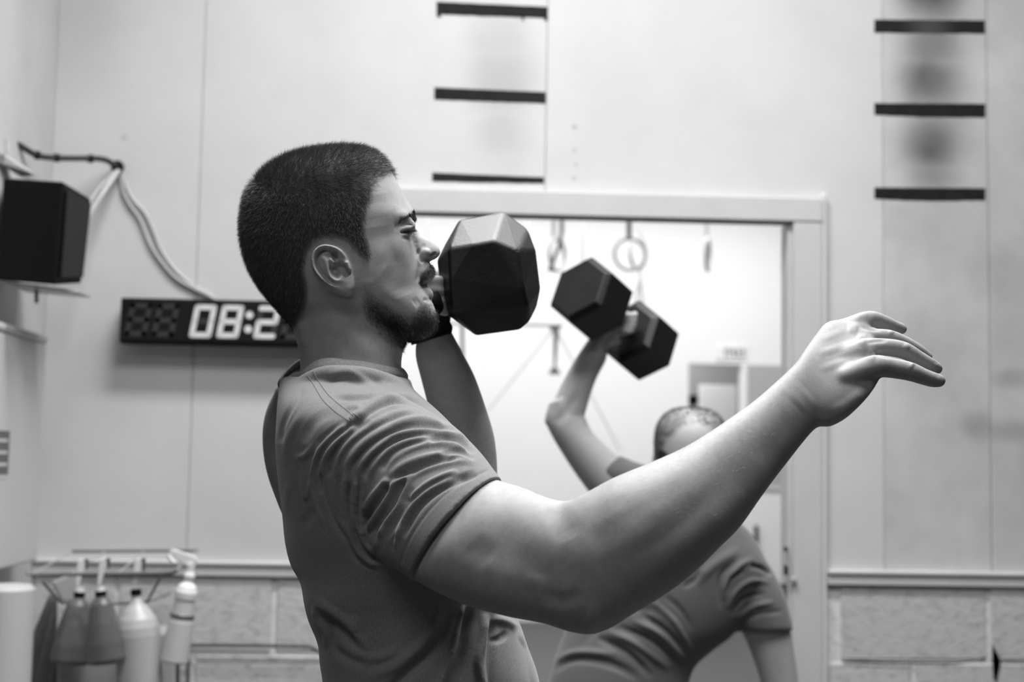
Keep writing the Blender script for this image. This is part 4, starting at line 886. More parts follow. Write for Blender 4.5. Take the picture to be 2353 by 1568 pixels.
sh_ = fuse([ball((hx, 1.70, hipz), .15, .185, .14), rawlimb([(leg(960, 1.6, 0)[0][0], 1.6, hipz, .115), (leg(960, 1.6, 0)[0][0]+.01, 1.6, hipz-.2, .118), (leg(960, 1.6, 0)[0][0]+.015, 1.6, hipz-.36, .112)]), rawlimb([(leg(1000, 1.8, 0)[0][0], 1.8, hipz, .115), (leg(1000, 1.8, 0)[0][0]+.01, 1.8, hipz-.2, .118), (leg(1000, 1.8, 0)[0][0]+.015, 1.8, hipz-.36, .112)])], 0.010, smooth=3)
link('shorts', sh_, M['shorts'], man, smooth=True)
for cx, Y in ((960, 1.6), (1000, 1.8)):
    k = leg(cx, Y, 0)[-1]
    b = B(); b.hull([(k[0]-.07, Y-.04, 0.001), (k[0]-.07, Y+.04, 0.001), (k[0]+.2, Y-.045, 0.001), (k[0]+.2, Y+.045, 0.001), (k[0]+.22, Y, 0.03), (k[0]+.17, Y-.04, .06), (k[0]+.17, Y+.04, .06), (k[0]-.07, Y-.035, .09), (k[0]-.07, Y+.035, .09), (k[0]+.05, Y-.035, .1), (k[0]+.05, Y+.035, .1)], 0.008, 3)
    b.out('shoe', M['black_plastic'], man)
# wrist wrap of the raised arm
wr = B(); wv, wf_ = loft([(966, 674, YL-.03, 1014, 668, YL-.03, .062), (960, 694, YL-.03, 1022, 686, YL-.03, .068), (952, 722, YL-.03, 1029, 712, YL-.03, .060), (948, 750, YL-.01, 1034, 738, YL-.01, .040), (945, 776, YL, 1040, 752, YL, .034), (945, 794, YL, 1038, 766, YL, .034)], 36, 5)
link('wrist_wrap', mesh_np('wrist_wrap', wv, wf_), M['wrap'], man, smooth=True)

# ---- t-shirt
tors = [T(866, 652, 926, .080), T(878, 646, 934, .098), T(898, 645, 955, .130), T(925, 643, 984, .163), T(960, 642, 1022, .186), T(1010, 641, 1070, .198), T(1060, 643, 1108, .202), T(1120, 648, 1135, .201), T(1190, 656, 1150, .196), T(1250, 662, 1155, .190), T(1300, 674, 1160, .184), T(1340, 697, 1165, .178, 2.7), T(1388, 707, 1175, .172, 3.3), T(1427, 717, 1188, .168, 3.3), T(1481, 738, 1207, .168, 3.3), T(1525, 742, 1222, .170, 3.3), T(1568, 749, 1233, .173, 3.3), T(1640, 752, 1245, .178, 3.3), T(1740, 752, 1250, .182, 3.3), T(1800, 752, 1250, .184, 3.3)]
slv = [A(820, 892, 720, 1060, 1.63, .060), A(880, 897, 755, 1130, 1.60, .068), A(950, 922, 795, 1195, 1.57, .071), A(1020, 963, 838, 1248, 1.545, .071), A(1070, 1003, 872, 1282, 1.52, .070, 2.0, 0.0, .012), A(1112, 1048, 908, 1308, 1.50, .069, 2.0, 0.0, .020), A(1142, 1085, 936, 1328, 1.484, .067, 2.0, 0.0, .022), A(1153, 1099, 950, 1339, 1.477, .067, 2.0, 0.0, .023)]
farsh = [(668, 905, 1.835, 38), (668, 960, 1.86, 61), (672, 1020, 1.87, 67), (685, 1090, 1.865, 66), (700, 1160, 1.85, 55), (725, 1230, 1.83, 50)]
fsl = [(800, 915, 1.87, 792, 1150, 1.87, .068), (880, 950, 1.895, 855, 1170, 1.895, .066), (980, 1030, 1.93, 950, 1215, 1.93, .06), (1040, 1085, 1.95, 1010, 1235, 1.95, .056)]
nb = [(a_, b_-1, c_-(.005 if c_ < 1.69 else 0), d_+4) for a_, b_, c_, d_ in [(664, 902, 1.700, 16), (672, 900, 1.672, 16), (684, 893, 1.650, 16), (706, 878, 1.632, 17), (729, 868, 1.622, 18), (751, 862, 1.617, 18), (776, 861, 1.614, 18), (807, 862, 1.615, 18), (850, 866, 1.622, 17), (884, 876, 1.642, 16), (908, 884, 1.670, 15), (930, 886, 1.706, 14), (922, 884, 1.745, 15), (885, 870, 1.780, 16), (840, 858, 1.80, 17), (780, 852, 1.805, 17), (726, 856, 1.802, 17), (684, 868, 1.787, 16), (668, 886, 1.757, 15), (664, 896, 1.725, 15), (664, 902, 1.702, 16)]]
shirt = fuse([limb(nb, 16, 5), limb([(690, 905, 1.640, 22), (729, 892, 1.622, 25), (776, 884, 1.612, 26), (830, 884, 1.614, 26), (880, 894, 1.640, 24)], 20, 5), loft(tors, 72, 6), loft(slv, 56, 8), limb(farsh, 28, 6), loft(fsl, 32, 5)], 0.0018, smooth=6)
v = vget(shirt); x_, y_ = proj(v)
hemline = [(1155, 1098), (1110, 1118), (1070, 1140), (1022, 1177), (982, 1221), (952, 1270), (941, 1309), (950, 1340)]
dh, _ = seg_dist(x_, y_, hemline); relax(shirt, 24, 0.5, w=np.clip((dh-14)/20, 0, 1)*np.clip((1.9-v[:, 1])/0.1, 0.3, 1))
# pull the sleeve's end to the curved hem
v = vget(shirt); x_, y_ = proj(v)
c7 = lambda L: [(640+a/4.525, 820+b/4.525) for a, b in L]
c8 = lambda L: [(640+a/4.525, 1080+b/4.525) for a, b in L]
c9 = lambda L: [(680+a/3.795, 1320+b/3.795) for a, b in L]
folds = [
    # roll of cloth along the armhole, from the shoulder seam round the top
    (c7([(700, 690), (850, 600), (1000, 485), (1150, 415), (1300, 405), (1450, 440), (1600, 520), (1760, 640), (1900, 770), (2000, 880)]), 11, 4.2, .1),
    (c7([(760, 740), (900, 640), (1050, 530), (1200, 465), (1330, 462), (1480, 510), (1620, 600), (1760, 710)]), 7, -3.4, .1),
    (c7([(560, 430), (700, 440), (900, 435), (1060, 410)]), 6, -2.2), (c7([(600, 380), (750, 400), (950, 395), (1150, 385)]), 7, 1.8),
    (c7([(700, 700), (830, 650), (1000, 600), (1150, 535), (1290, 500)]), 9, 1.5),
    # sleeve folds
    (c7([(690, 1250), (720, 1120), (830, 950), (980, 830), (1150, 740), (1350, 660), (1520, 640), (1700, 690), (1850, 770)]), 9, 2.6, .15),
    (c7([(740, 1250), (800, 1100), (940, 950), (1130, 820), (1330, 735), (1540, 720), (1720, 750), (1850, 800)]), 8, -2.8, .15),
    (c7([(810, 1260), (880, 1100), (1000, 950), (1180, 840), (1380, 790), (1600, 780), (1800, 800), (1920, 860)]), 9, 2.6, .15),
    (c7([(860, 1260), (950, 1110), (1090, 960), (1260, 860), (1450, 815), (1600, 815)]), 8, -2.6, .15),
    (c7([(930, 1260), (1010, 1110), (1140, 980), (1320, 890), (1500, 850), (1620, 850)]), 8, 2.2, .15),
    (c7([(1560, 890), (1700, 845), (1850, 850), (1960, 920), (2040, 1020)]), 9, -3.6, .15), (c7([(1600, 870), (1750, 815), (1880, 830), (1970, 890)]), 7, 2.0),
    (c7([(1060, 1180), (1160, 1060), (1330, 950), (1480, 890), (1560, 880)]), 9, -2.6, .15), (c7([(1100, 1140), (1250, 1010), (1450, 930), (1650, 900), (1850, 920), (2000, 1000)]), 9, 2.6, .15),
    (c7([(1680, 1020), (1820, 990), (1950, 1010), (2045, 1060)]), 8, -3.2, .15), (c7([(1150, 1250), (1300, 1130), (1500, 1050), (1700, 1010), (1900, 1020), (2040, 1070)]), 9, 2.4, .15),
    (c7([(1250, 1260), (1400, 1180), (1560, 1110), (1720, 1060), (1850, 1060)]), 9, -3.4, .15), (c7([(1370, 1260), (1560, 1170), (1720, 1120), (1900, 1085), (2060, 1110)]), 8, 2.0),
    (c7([(600, 1260), (600, 1100), (680, 930), (820, 800), (1000, 690), (1200, 600), (1430, 550)]), 9, 2.2, .1), (c7([(640, 1260), (650, 1120), (730, 960), (880, 830), (1060, 720), (1250, 650)]), 7, -1.3),
    (c7([(530, 1260), (570, 1060), (660, 900), (800, 770), (950, 670)]), 9, -3.4, .1),
    (c7([(430, 1260), (470, 1080), (570, 930), (720, 800), (830, 720)]), 9, 3.0, .1), (c7([(390, 1230), (430, 1060), (520, 900), (660, 780), (760, 710)]), 7, -3.0, .1),
    (c7([(340, 1267), (380, 1080), (450, 930), (580, 800), (720, 700)]), 8, 2.4, .1), (c7([(290, 1200), (330, 1030), (450, 870), (600, 740), (700, 670)]), 9, -2.0),
    (c7([(150, 1060), (250, 1040), (350, 970), (430, 880)]), 10, 1.6), (c7([(260, 900), (330, 730), (450, 620), (600, 560)]), 14, -1.6), (c7([(60, 1150), (90, 900), (180, 700), (300, 520)]), 10, 1.2),
    (c7([(20, 900), (60, 700), (160, 500), (270, 340)]), 8, -1.6, .1), (c7([(450, 300), (650, 230), (850, 300), (950, 370)]), 9, -1.3), (c7([(500, 200), (720, 150), (900, 250), (1000, 340)]), 9, 1.4), (c7([(1000, 240), (1080, 320), (1250, 350), (1400, 370)]), 9, -1.6), (c7([(1120, 220), (1250, 270), (1380, 290)]), 9, 1.4),
    (c7([(700, 540), (790, 520), (860, 530)]), 7, 2.0),
    # lower half of the sleeve
    (c8([(720, 0), (690, 150), (690, 320), (730, 500), (760, 680), (810, 830), (920, 950), (1080, 1010)]), 8, 2.8, .1), (c8([(750, 120), (740, 320), (770, 560), (840, 760), (960, 900), (1080, 960)]), 8, -3.6, .1),
    (c8([(810, 60), (790, 250), (785, 430), (810, 580), (860, 680)]), 8, 2.6, .15), (c8([(850, 60), (850, 250), (830, 430), (850, 600)]), 7, -2.4),
    (c8([(910, 40), (900, 200), (890, 330)]), 8, 2.0), (c8([(590, 0), (595, 150), (620, 330), (680, 520)]), 7, 1.6), (c8([(640, 0), (640, 160), (660, 330), (710, 560)]), 7, -1.8),
    (c8([(880, 430), (960, 310), (1060, 190), (1140, 90)]), 8, 3.0, .1), (c8([(880, 640), (910, 520), (1000, 400), (1080, 270), (1150, 150)]), 12, -5.0, .12),
    (c8([(865, 500), (875, 620), (870, 700), (910, 790), (1010, 850)]), 8, 3.0, .1),
    (c8([(930, 640), (990, 480), (1090, 350), (1160, 230), (1210, 150), (1290, 90), (1390, 40)]), 9, 3.6, .1), (c8([(1210, 110), (1270, 60), (1340, 30)]), 8, -2.4),
    (c8([(960, 700), (1050, 540), (1160, 380), (1240, 230), (1330, 100)]), 10, -3.8, .12), (c8([(1050, 720), (1120, 560), (1240, 400), (1300, 260), (1360, 120), (1420, 40)]), 8, 3.0, .12),
    (c8([(1120, 720), (1200, 560), (1300, 400), (1340, 300), (1400, 180)]), 9, -2.6), (c8([(1340, 310), (1420, 250), (1560, 140), (1720, 60), (1860, 10)]), 8, 2.8, .12), (c8([(1330, 340), (1450, 270), (1620, 150), (1780, 70)]), 7, -1.5),
    (c8([(1230, 720), (1300, 560), (1360, 430), (1500, 270), (1680, 160), (1900, 80)]), 8, 2.8, .12), (c8([(1290, 700), (1360, 540), (1470, 370), (1640, 230), (1850, 110), (2060, 30)]), 10, -4.2, .12),
    (c8([(1200, 830), (1230, 720), (1300, 600)]), 8, 1.8), (c8([(1020, 830), (1060, 700), (1120, 600)]), 9, 1.8), (c8([(1180, 850), (1190, 760), (1230, 660)]), 6, -1.6), (c8([(960, 560), (970, 700), (1010, 820)]), 9, 1.6),
    # armhole line and back of the shirt
    (c8([(430, 60), (520, 350), (600, 560), (720, 730), (800, 890), (900, 980), (1040, 1030)]), 9, -2.6, .3), (c8([(520, 200), (580, 450), (680, 620), (780, 800), (880, 930)]), 10, 1.4),
    (c8([(350, 60), (345, 200), (390, 360), (440, 500), (480, 620)]), 7, 2.0), (c8([(420, 0), (420, 120), (440, 260)]), 8, -2.4), (c8([(250, 0), (260, 200), (290, 290), (330, 140), (350, 20)]), 8, 1.8),
    (c8([(60, 500), (80, 300), (120, 100)]), 9, 1.0), (c8([(380, 400), (300, 520), (230, 600)]), 14, -1.4),
    # lower body
    (c9([(100, 190), (300, 310), (450, 420), (560, 560), (650, 690)]), 12, 2.4), (c9([(180, 330), (330, 420), (470, 560), (560, 700)]), 14, -3.0), (c9([(460, 400), (520, 420), (540, 500)]), 14, 1.6),
    (c9([(1270, 230), (1240, 400), (1130, 580), (1000, 700), (820, 830), (600, 900)]), 16, 3.0), (c9([(1300, 250), (1290, 430), (1200, 640), (1050, 800), (900, 941)]), 16, -4.0),
    (c9([(1465, 270), (1410, 500), (1360, 700), (1270, 930)]), 7, 4.2, .05), (c9([(1500, 290), (1460, 500), (1420, 700), (1350, 930)]), 16, -4.0, .08),
    (c9([(1650, 340), (1640, 560), (1600, 760), (1630, 940)]), 12, 3.6, .1), (c9([(1720, 400), (1700, 560), (1690, 760), (1680, 940)]), 12, -3.2, .1), (c9([(1720, 380), (1850, 420), (1940, 470)]), 12, 2.4),
    (c9([(1700, 590), (1790, 560), (1850, 500)]), 9, -2.0), (c9([(1960, 400), (1975, 540), (2040, 650), (2070, 800), (2090, 940)]), 9, 3.0, .05), (c9([(170, 250), (190, 380), (270, 520), (270, 640)]), 10, 2.4), (c9([(230, 300), (270, 440), (330, 600), (400, 750)]), 12, -2.2),
    (c9([(300, 560), (400, 640), (560, 720), (760, 720), (940, 640)]), 14, 1.8), (c9([(350, 640), (480, 730), (620, 790)]), 16, -2.2),
]
def _ext(L):
    (a, b), (c, d) = L[-2], L[-1]
    return list(L)+[(c+(c-a)*60/max(d-b, 20), d+60), (c+(c-a)*150/max(d-b, 20)*.6, d+150)] if d > 1560 and d > b else list(L)
folds = [(_ext(f_[0]), f_[1]*1.28, f_[2]*(1.25 if f_[0][-1][1] < 1400 else 1.6))+tuple(f_[3:]) for f_ in folds]
sculpt(shirt, folds, ymax=1.80, face=0.0)
# hem band of the sleeve, flat strip with a thin step
band = [(1128, 1077), (1086, 1097), (1043, 1122), (1000, 1160), (964, 1203), (933, 1258), (921, 1300)]
sculpt(shirt, [(band, 4.5, -1.3, .05)], ymax=1.7, face=0.0)
relax(shirt, 2, 0.4)
# small random creasing all over
v = vget(shirt); n = nget(shirt); k = np.array([[31, 17, 23], [-14, 37, 11], [22, -9, 41], [47, 12, -30]]); d_ = np.zeros(len(v))
for i, kk in enumerate(k): d_ += np.sin(v @ kk*1.3+i*1.7+1.5*np.sin(v @ kk[::-1]*0.7+i))*0.0003
vset(shirt, v+n*d_[:, None])
tee = link('t_shirt', shirt, M['shirt'], man, smooth=True, label='heather grey short-sleeved t-shirt')
# collar band, ribbed and standing off at the nape
topr = [(643, 873, 1.700), (658, 868, 1.678), (676, 862, 1.661), (695, 851, 1.646), (717, 834, 1.636), (739, 824.5, 1.630), (764, 822.5, 1.627), (795, 826, 1.628), (839, 831, 1.634), (883, 840, 1.652), (912, 846, 1.678), (928, 849, 1.708),
        (918, 842, 1.742), (880, 828, 1.772), (839, 817, 1.790), (780, 812, 1.797), (730, 815, 1.794), (690, 825, 1.780), (663, 845, 1.752), (648, 864, 1.722)]
botr = [(643, 895, 1.697), (660, 892, 1.668), (682, 885, 1.642), (704, 866, 1.622), (728, 855, 1.610), (750, 849, 1.604), (775, 847.5, 1.601), (806, 849, 1.602), (850, 853, 1.610), (886, 864, 1.632), (910, 873, 1.665), (935, 876, 1.708),
        (926, 872, 1.750), (885, 856, 1.788), (840, 842, 1.808), (780, 836, 1.815), (726, 840, 1.812), (682, 852, 1.795), (652, 872, 1.762), (643, 886, 1.728)]
botr = [(x, y, Y+(.002 if Y < 1.69 else 0)) for x, y, Y in botr]
tr = catmull([list(P(*p)) for p in topr+[topr[0]]], 161)[:-1]; brr = catmull([list(P(*p)) for p in botr+[botr[0]]], 161)[:-1]
b = bmesh.new(); rows = []
for i in range(160):
    u_, l_ = tr[i], brr[i]; c = np.array([V(790, 850, 1.71).x, 1.71, u_[2]]); out_ = (u_-c); out_[2] = 0; out_ /= np.linalg.norm(out_)
    row = []
    for t in np.linspace(0, 1, 8): row.append(b.verts.new(u_*(1-t)+l_*t+out_*0.0028*math.sin(math.pi*t)*1.0))
    rows.append(row)
for i in range(160):
    for j in range(7): b.faces.new((rows[i][j], rows[i][j+1], rows[(i+1) % 160][j+1], rows[(i+1) % 160][j]))
bmesh.ops.recalc_face_normals(b, faces=b.faces); bmesh.ops.solidify(b, geom=b.faces[:], thickness=0.0022)
cm = bpy.data.meshes.new('collar'); b.to_mesh(cm); b.free(); link('collar', cm, M['collar'], tee, smooth=True, label='ribbed crew-neck collar')
# stitching: shoulder seam and neck seam, short pale threads lying on the cloth
bvh = BVHTree.FromPolygons([tuple(q) for q in vget(shirt)], [tuple(p.vertices) for p in shirt.polygons])
cam_v = Vector(CAM)
def on_cloth(x, y, lift=0.0006):
    d = (V(x, y, 2.0)-cam_v).normalized(); h = bvh.ray_cast(cam_v, d)
    return (h[0]+h[1]*lift) if h[0] is not None else None
sb = B()
for L_, gap in ((c7([(360, 150), (430, 280), (520, 400), (620, 490), (700, 550), (780, 620)]), 3.2), (c7([(300, 190), (380, 320), (460, 450), (550, 540), (640, 610), (740, 670)]), 3.2), (c7([(770, 590), (860, 640)]), 3.0), (c7([(740, 630), (780, 670)]), 3.0)):
    pl = smooth_line(L_, 80); acc = 0; last = pl[0]
    s_cum = np.concatenate([[0], np.cumsum(np.hypot(*np.diff(pl, axis=0).T))]); q = np.arange(0, s_cum[-1]-2, gap)
    for t in q:
        a = (np.interp(t, s_cum, pl[:, 0]), np.interp(t, s_cum, pl[:, 1])); e = (np.interp(t+2.0, s_cum, pl[:, 0]), np.interp(t+2.0, s_cum, pl[:, 1]))
        p0, p1 = on_cloth(*a), on_cloth(*e)
        if p0 is not None and p1 is not None and (p0-p1).length < 0.01: sb.cyl(p0, p1, 0.00035, n=5)
sb.out('stitching', M['thread'], tee, kind='stuff')

# ---- hair, beard, brows: short single hairs rooted on the skin
def hairs(me, poly_px, count, length, width, name, mat, parent, comb, lift=0.6, jitter=0.35, mirror=YH, fade=10, ymin_edge=None, seed=1, dens=None, curl=0.25, tri=None, lenf=None):
    r = np.random.default_rng(seed)
    v = vget(me); me.calc_loop_triangles(); t = np.empty(len(me.loop_triangles)*3, np.int32); me.loop_triangles.foreach_get('vertices', t); t = t.reshape(-1, 3)
    a, b, c = v[t[:, 0]], v[t[:, 1]], v[t[:, 2]]; cen = (a+b+c)/3; cr = np.cross(b-a, c-a); ar = np.linalg.norm(cr, axis=1)/2; nrm = cr/np.maximum(ar*2, 1e-12)[:, None]
    q = cen.copy()
    if mirror is not None: far = q[:, 1] > mirror; q[far, 1] = 2*mirror-q[far, 1]
    x, y = proj(q); ins = inpoly(x, y, poly_px); d, _ = seg_dist(x, y, list(poly_px)+[poly_px[0]])
    w_ = ar*ins*np.clip(d/fade, 0.06, 1)
    if dens is not None: w_ = w_*dens(x, y, cen, nrm)
    idx = r.choice(len(t), count, p=w_/w_.sum()); u1, u2 = r.random(count), r.random(count); fl = u1+u2 > 1; u1[fl] = 1-u1[fl]; u2[fl] = 1-u2[fl]
    root = a[idx]+(b[idx]-a[idx])*u1[:, None]+(c[idx]-a[idx])*u2[:, None]; n = nrm[idx]
    cv = comb(x[idx], y[idx], root); cv = cv-n*(cv*n).sum(1)[:, None]; cv /= np.maximum(np.linalg.norm(cv, axis=1), 1e-6)[:, None]
    L = length*(0.7+0.6*r.random(count)); 
    if lenf is not None: L = L*lenf(x[idx], y[idx])
    dir_ = n*lift+cv*(1-lift)+r.normal(0, jitter, (count, 3)); dir_ /= np.linalg.norm(dir_, axis=1)[:, None]
    dir2 = dir_+cv*curl+r.normal(0, jitter*.4, (count, 3)); dir2 /= np.linalg.norm(dir2, axis=1)[:, None]
    mid = root+dir_*L[:, None]*.5; tip = mid+dir2*L[:, None]*.5; root = root-n*0.0004
    sd = np.cross(dir_, r.normal(0, 1, (count, 3))); sd /= np.linalg.norm(sd, axis=1)[:, None]; W_ = (width*(0.7+0.6*r.random(count)))[:, None]/2
    V_ = np.stack([root-sd*W_, root+sd*W_, mid+sd*W_*.85, mid-sd*W_*.85, tip], 1).reshape(-1, 3)
    k = np.arange(count)*5
    m = bpy.data.meshes.new(name); m.vertices.add(count*5); m.vertices.foreach_set('co', V_.astype(np.float32).ravel())
    loops = np.stack([k, k+1, k+2, k+3, k+3, k+2, k+4], 1).ravel(); m.loops.add(len(loops)); m.loops.foreach_set('vertex_index', loops.astype(np.int32))
    st_ = np.stack([np.arange(count)*7, np.arange(count)*7+4], 1).ravel(); m.polygons.add(count*2); m.polygons.foreach_set('loop_start', st_.astype(np.int32)); m.polygons.foreach_set('loop_total', np.tile([4, 3], count).astype(np.int32))
    m.update(calc_edges=True); m.validate()
    return link(name, m, mat, parent, smooth=True, kind='stuff')
bm_ = bodyme
scalp = SCALP
def comb_scalp(x, y, p):
    top_ = np.clip((470-y)/90, 0, 1); fx = 0.2+1.2*top_; dz = -1.0*(1-top_)+0.35*top_
    bk = np.clip((650-x)/80, 0, 1)*(1-top_)
    return np.stack([fx*(1-bk)-0.25*bk, 0*x, dz-0.5*bk], 1)
def head_only(x, y, cen, nrm): return (cen[:, 2] > P(700, 775, YH)[2]).astype(float)*(cen[:, 1] > 1.60)*(cen[:, 1] < 1.82)*np.clip(1-((x-893)/30)**2*0, 0, 1)*(1-0.75*np.exp(-(((x-872)/34)**2+((y-425)/26)**2)))
hairs(bm_, scalp, 95000, 0.0088, 0.00020, 'hair', M['hair'], body, comb_scalp, lift=0.50, jitter=0.26, seed=2, dens=head_only, lenf=lambda x, y: np.interp(y, [340, 400, 480, 620, 740], [1.15, 1.15, 0.85, 0.75, 0.45])*np.interp(x, [540, 600, 820, 860], [1, 1, 1, .8]))
jawp = JAW
cb2 = lambda x, y, p: np.stack([0.5+0*x, 0*x, -1+0*x], 1)
chin = lambda x, y, cen, nrm: (cen[:, 1] > 1.62)*(cen[:, 1] < 1.80)*(cen[:, 0] < P(1020, 700, YH)[0])*np.clip((y-640)/90, .05, 1)
hairs(bm_, jawp, 19000, 0.0046, 0.00019, 'beard', M['beard'], body, cb2, lift=0.45, jitter=0.35, seed=3, fade=30, dens=chin)
hairs(bm_, [(990, 600), (1008, 606), (1010, 626), (992, 636), (976, 646), (966, 658), (960, 652), (964, 634), (976, 618)], 1300, 0.0045, 0.00022, 'moustache', M['beard'], body, lambda x, y, p: np.stack([0.3+0*x, (p[:, 1]-YH)*20, -1+0*x], 1), lift=0.35, jitter=0.3, seed=4, fade=5, dens=lambda x, y, c, n: (c[:, 1] > 1.62)*(c[:, 1] < 1.80)*1.0)
hairs(bm_, [(905, 522), (918, 507), (934, 496), (950, 487), (966, 488), (968, 498), (958, 509), (951, 508), (942, 501), (926, 508)], 2400, 0.0055, 0.00018, 'eyebrow', M['beard'], body, lambda x, y, p: np.stack([-1.0+0*x, 0*x, -0.25+0*x], 1), lift=0.12, jitter=0.12, seed=6, fade=4, dens=lambda x, y, c, n: (c[:, 1] > 1.62)*(c[:, 1] < 1.80)*1.0)
hairs(bm_, [(919, 531), (940, 529), (958, 528), (960, 533), (945, 537), (922, 538)], 260, 0.0045, 0.00022, 'eyelash', M['beard'], body, lambda x, y, p: np.stack([1.0+0*x, 0*x, -0.55+0*x], 1), lift=0.3, jitter=0.2, seed=7, fade=2, dens=lambda x, y, c, n: (c[:, 1] > 1.62)*(c[:, 1] < 1.80)*1.0)
armpoly = [(1290, 1140), (1420, 1080), (1560, 1015), (1700, 930), (1810, 850), (1850, 900), (1800, 1010), (1700, 1140), (1560, 1250), (1430, 1300), (1330, 1280)]
hairs(bm_, armpoly, 1500, 0.0055, 0.00009, 'arm_hair', M['hair_light'], body, lambda x, y, p: np.stack([0.9+0*x, 0*x, 0.2+0*x], 1), lift=0.3, jitter=0.2, seed=8, mirror=None, fade=20, dens=lambda x, y, c, n: (c[:, 1] < 1.62)*1.0)

# ------------------------------------------------------------------ dumbbell of the main man
db = thing('dumbbell', 'big black hex dumbbell right beside the bearded man\'s nose', 'dumbbell', P(1120, 770, 1.95))
near = [(1030, 570, 1.885), (1085, 561, 1.88), (1137, 552, 1.88), (1190, 574, 1.885), (1203, 665, 1.88), (1214, 706, 1.90), (1040, 716, 1.885), (1034, 650, 1.882)]
ringm = [(1054, 506, 1.955), (1158, 487, 1.955), (1213, 527, 1.95), (1231, 574, 1.93), (1242, 664, 1.93), (1233, 706, 1.935), (1216, 740, 1.94), (1196, 758, 1.95), (1094, 772, 1.955), (1060, 745, 1.95), (1028, 724, 1.94), (1004, 600, 1.935), (1012, 665, 1.93), (1026, 556, 1.92)]
farr = [(1064, 520, 2.03), (1160, 505, 2.03), (1222, 590, 2.02), (1226, 690, 2.02), (1180, 748, 2.03), (1090, 760, 2.03), (1030, 690, 2.02), (1022, 600, 2.02)]
B().hull([V(*p) for p in near+ringm+farr], 0.004, 3).out('head', M['rubber'], db)
B().tube([V(1090, 640, 2.0), V(1005, 655, 2.015), V(930, 650, 2.06)], 0.016, 18).out('handle', M['grey_metal'], db, smooth=True)
hx2 = Vector((0.8, -0.55, 0)).normalized(); hc = V(890, 640, 2.10); b = B(); pts = []
for k in range(6):
    a = math.radians(60*k+30); u_ = Vector((0, 0, 1))*math.cos(a)+hx2.cross(Vector((0, 0, 1)))*math.sin(a)
    pts += [hc+u_*.05+hx2*.04, hc+u_*.064+hx2*.03, hc+u_*.064-hx2*.03, hc+u_*.05-hx2*.04]
b.hull(pts, 0.004, 3).out('head', M['rubber'], db)

# ================================================================== second man and his dumbbell
Y2 = 3.35
man2 = thing('person', 'second man behind the outstretched arm, face half hidden, dumbbell raised overhead', 'person', (P(1450, 1640, Y2)[0], Y2, 0))
def A2(ux, uy, lx_, ly, d, e=2.0, Y=Y2, dY=0.0): return (ux, uy, Y+dY, lx_, ly, Y-dY, d, e)
s2 = 1/ppm(Y2)
fore2 = [A2(1392, 748, 1432, 788, .024), A2(1362, 768, 1400, 800, .026), A2(1336, 803, 1392, 830, .030), A2(1312, 842, 1372, 868, .034), A2(1290, 884, 1358, 905, .037), A2(1268, 930, 1345, 950, .037), A2(1254, 968, 1338, 975, .038)]
upp2 = [A2(1262, 925, 1300, 912, .034), A2(1253, 962, 1339, 950, .038), A2(1264, 995, 1358, 988, .042), A2(1294, 1046, 1384, 1016, .046), A2(1330, 1100, 1420, 1046, .052), A2(1370, 1150, 1470, 1085, .062), A2(1420, 1190, 1530, 1120, .07)]
torso2 = [A2(1475, 1105, 1668, 1165, .06), A2(1430, 1140, 1715, 1262, .08), A2(1400, 1195, 1730, 1335, .10), A2(1360, 1290, 1715, 1400, .12), A2(1330, 1390, 1670, 1450, .12), A2(1300, 1470, 1625, 1495, .115), A2(1280, 1540, 1585, 1545, .115), A2(1275, 1640, 1560, 1650, .12)]
neck2 = [A2(1535, 1060, 1640, 1085, .052), A2(1525, 1120, 1660, 1150, .058), A2(1515, 1160, 1670, 1190, .065)]
arm2 = [A2(1640, 1300, 1722, 1282, .05), A2(1662, 1350, 1760, 1340, .052), A2(1684, 1412, 1796, 1402, .052), A2(1697, 1440, 1815, 1450, .050), A2(1718, 1480, 1824, 1500, .046), A2(1745, 1555, 1834, 1570, .042), A2(1765, 1640, 1842, 1645, .040), A2(1780, 1760, 1838, 1760, .034), A2(1790, 1860, 1836, 1858, .025)]
def h2(py, l, r, d, e=2.2, Y=Y2-.03): return (l, py, Y, r, py+2, Y, d, e)
head2 = [h2(938, 1570, 1610, .02), h2(943, 1548, 1632, .045), h2(955, 1528, 1650, .07), h2(975, 1514, 1661, .088), h2(1000, 1508, 1666, .097), h2(1030, 1507, 1666, .099), h2(1060, 1509, 1662, .095), h2(1090, 1517, 1654, .088), h2(1115, 1532, 1640, .08), h2(1135, 1552, 1622, .065), h2(1143, 1572, 1604, .05)]
hand2 = [limb([(1392, 770, Y2, 21), (1412, 754, Y2, 23), (1432, 745, Y2, 23), (1444, 742, Y2, 19)])]
for x, y in ((1437, 764), (1441, 752), (1443, 740), (1444, 728)):
    hand2.append(limb([(x-14, y+2, Y2-.01, 7), (x, y, Y2-.035, 8), (x+10, y-3, Y2-.04, 8), (x+16, y-5, Y2-.02, 7), (x+14, y-7, Y2, 6.5)], 12, 4))
hand2.append(limb([(1418, 745, Y2-.01, 9), (1428, 730, Y2-.03, 8.5), (1440, 722, Y2-.03, 8)], 12, 4))
hp_ = P(1415, 1640, Y2); 
hlow = [limb([(1796, 1880, Y2, 26), (1794, 1910, Y2-.01, 30), (1792, 1935, Y2-.015, 26)])]
for k, dx in enumerate((-20, -7, 6, 18)): hlow.append(limb([(1794+dx, 1925, Y2-.01, 8.5), (1793+dx*1.05, 1962, Y2-.02, 8), (1791+dx, 1992-abs(k-1.4)*6, Y2-.035, 7)], 12, 4))
hlow.append(limb([(1772, 1905, Y2-.02, 10), (1756, 1935, Y2-.035, 9), (1754, 1958, Y2-.045, 8)], 12, 4))
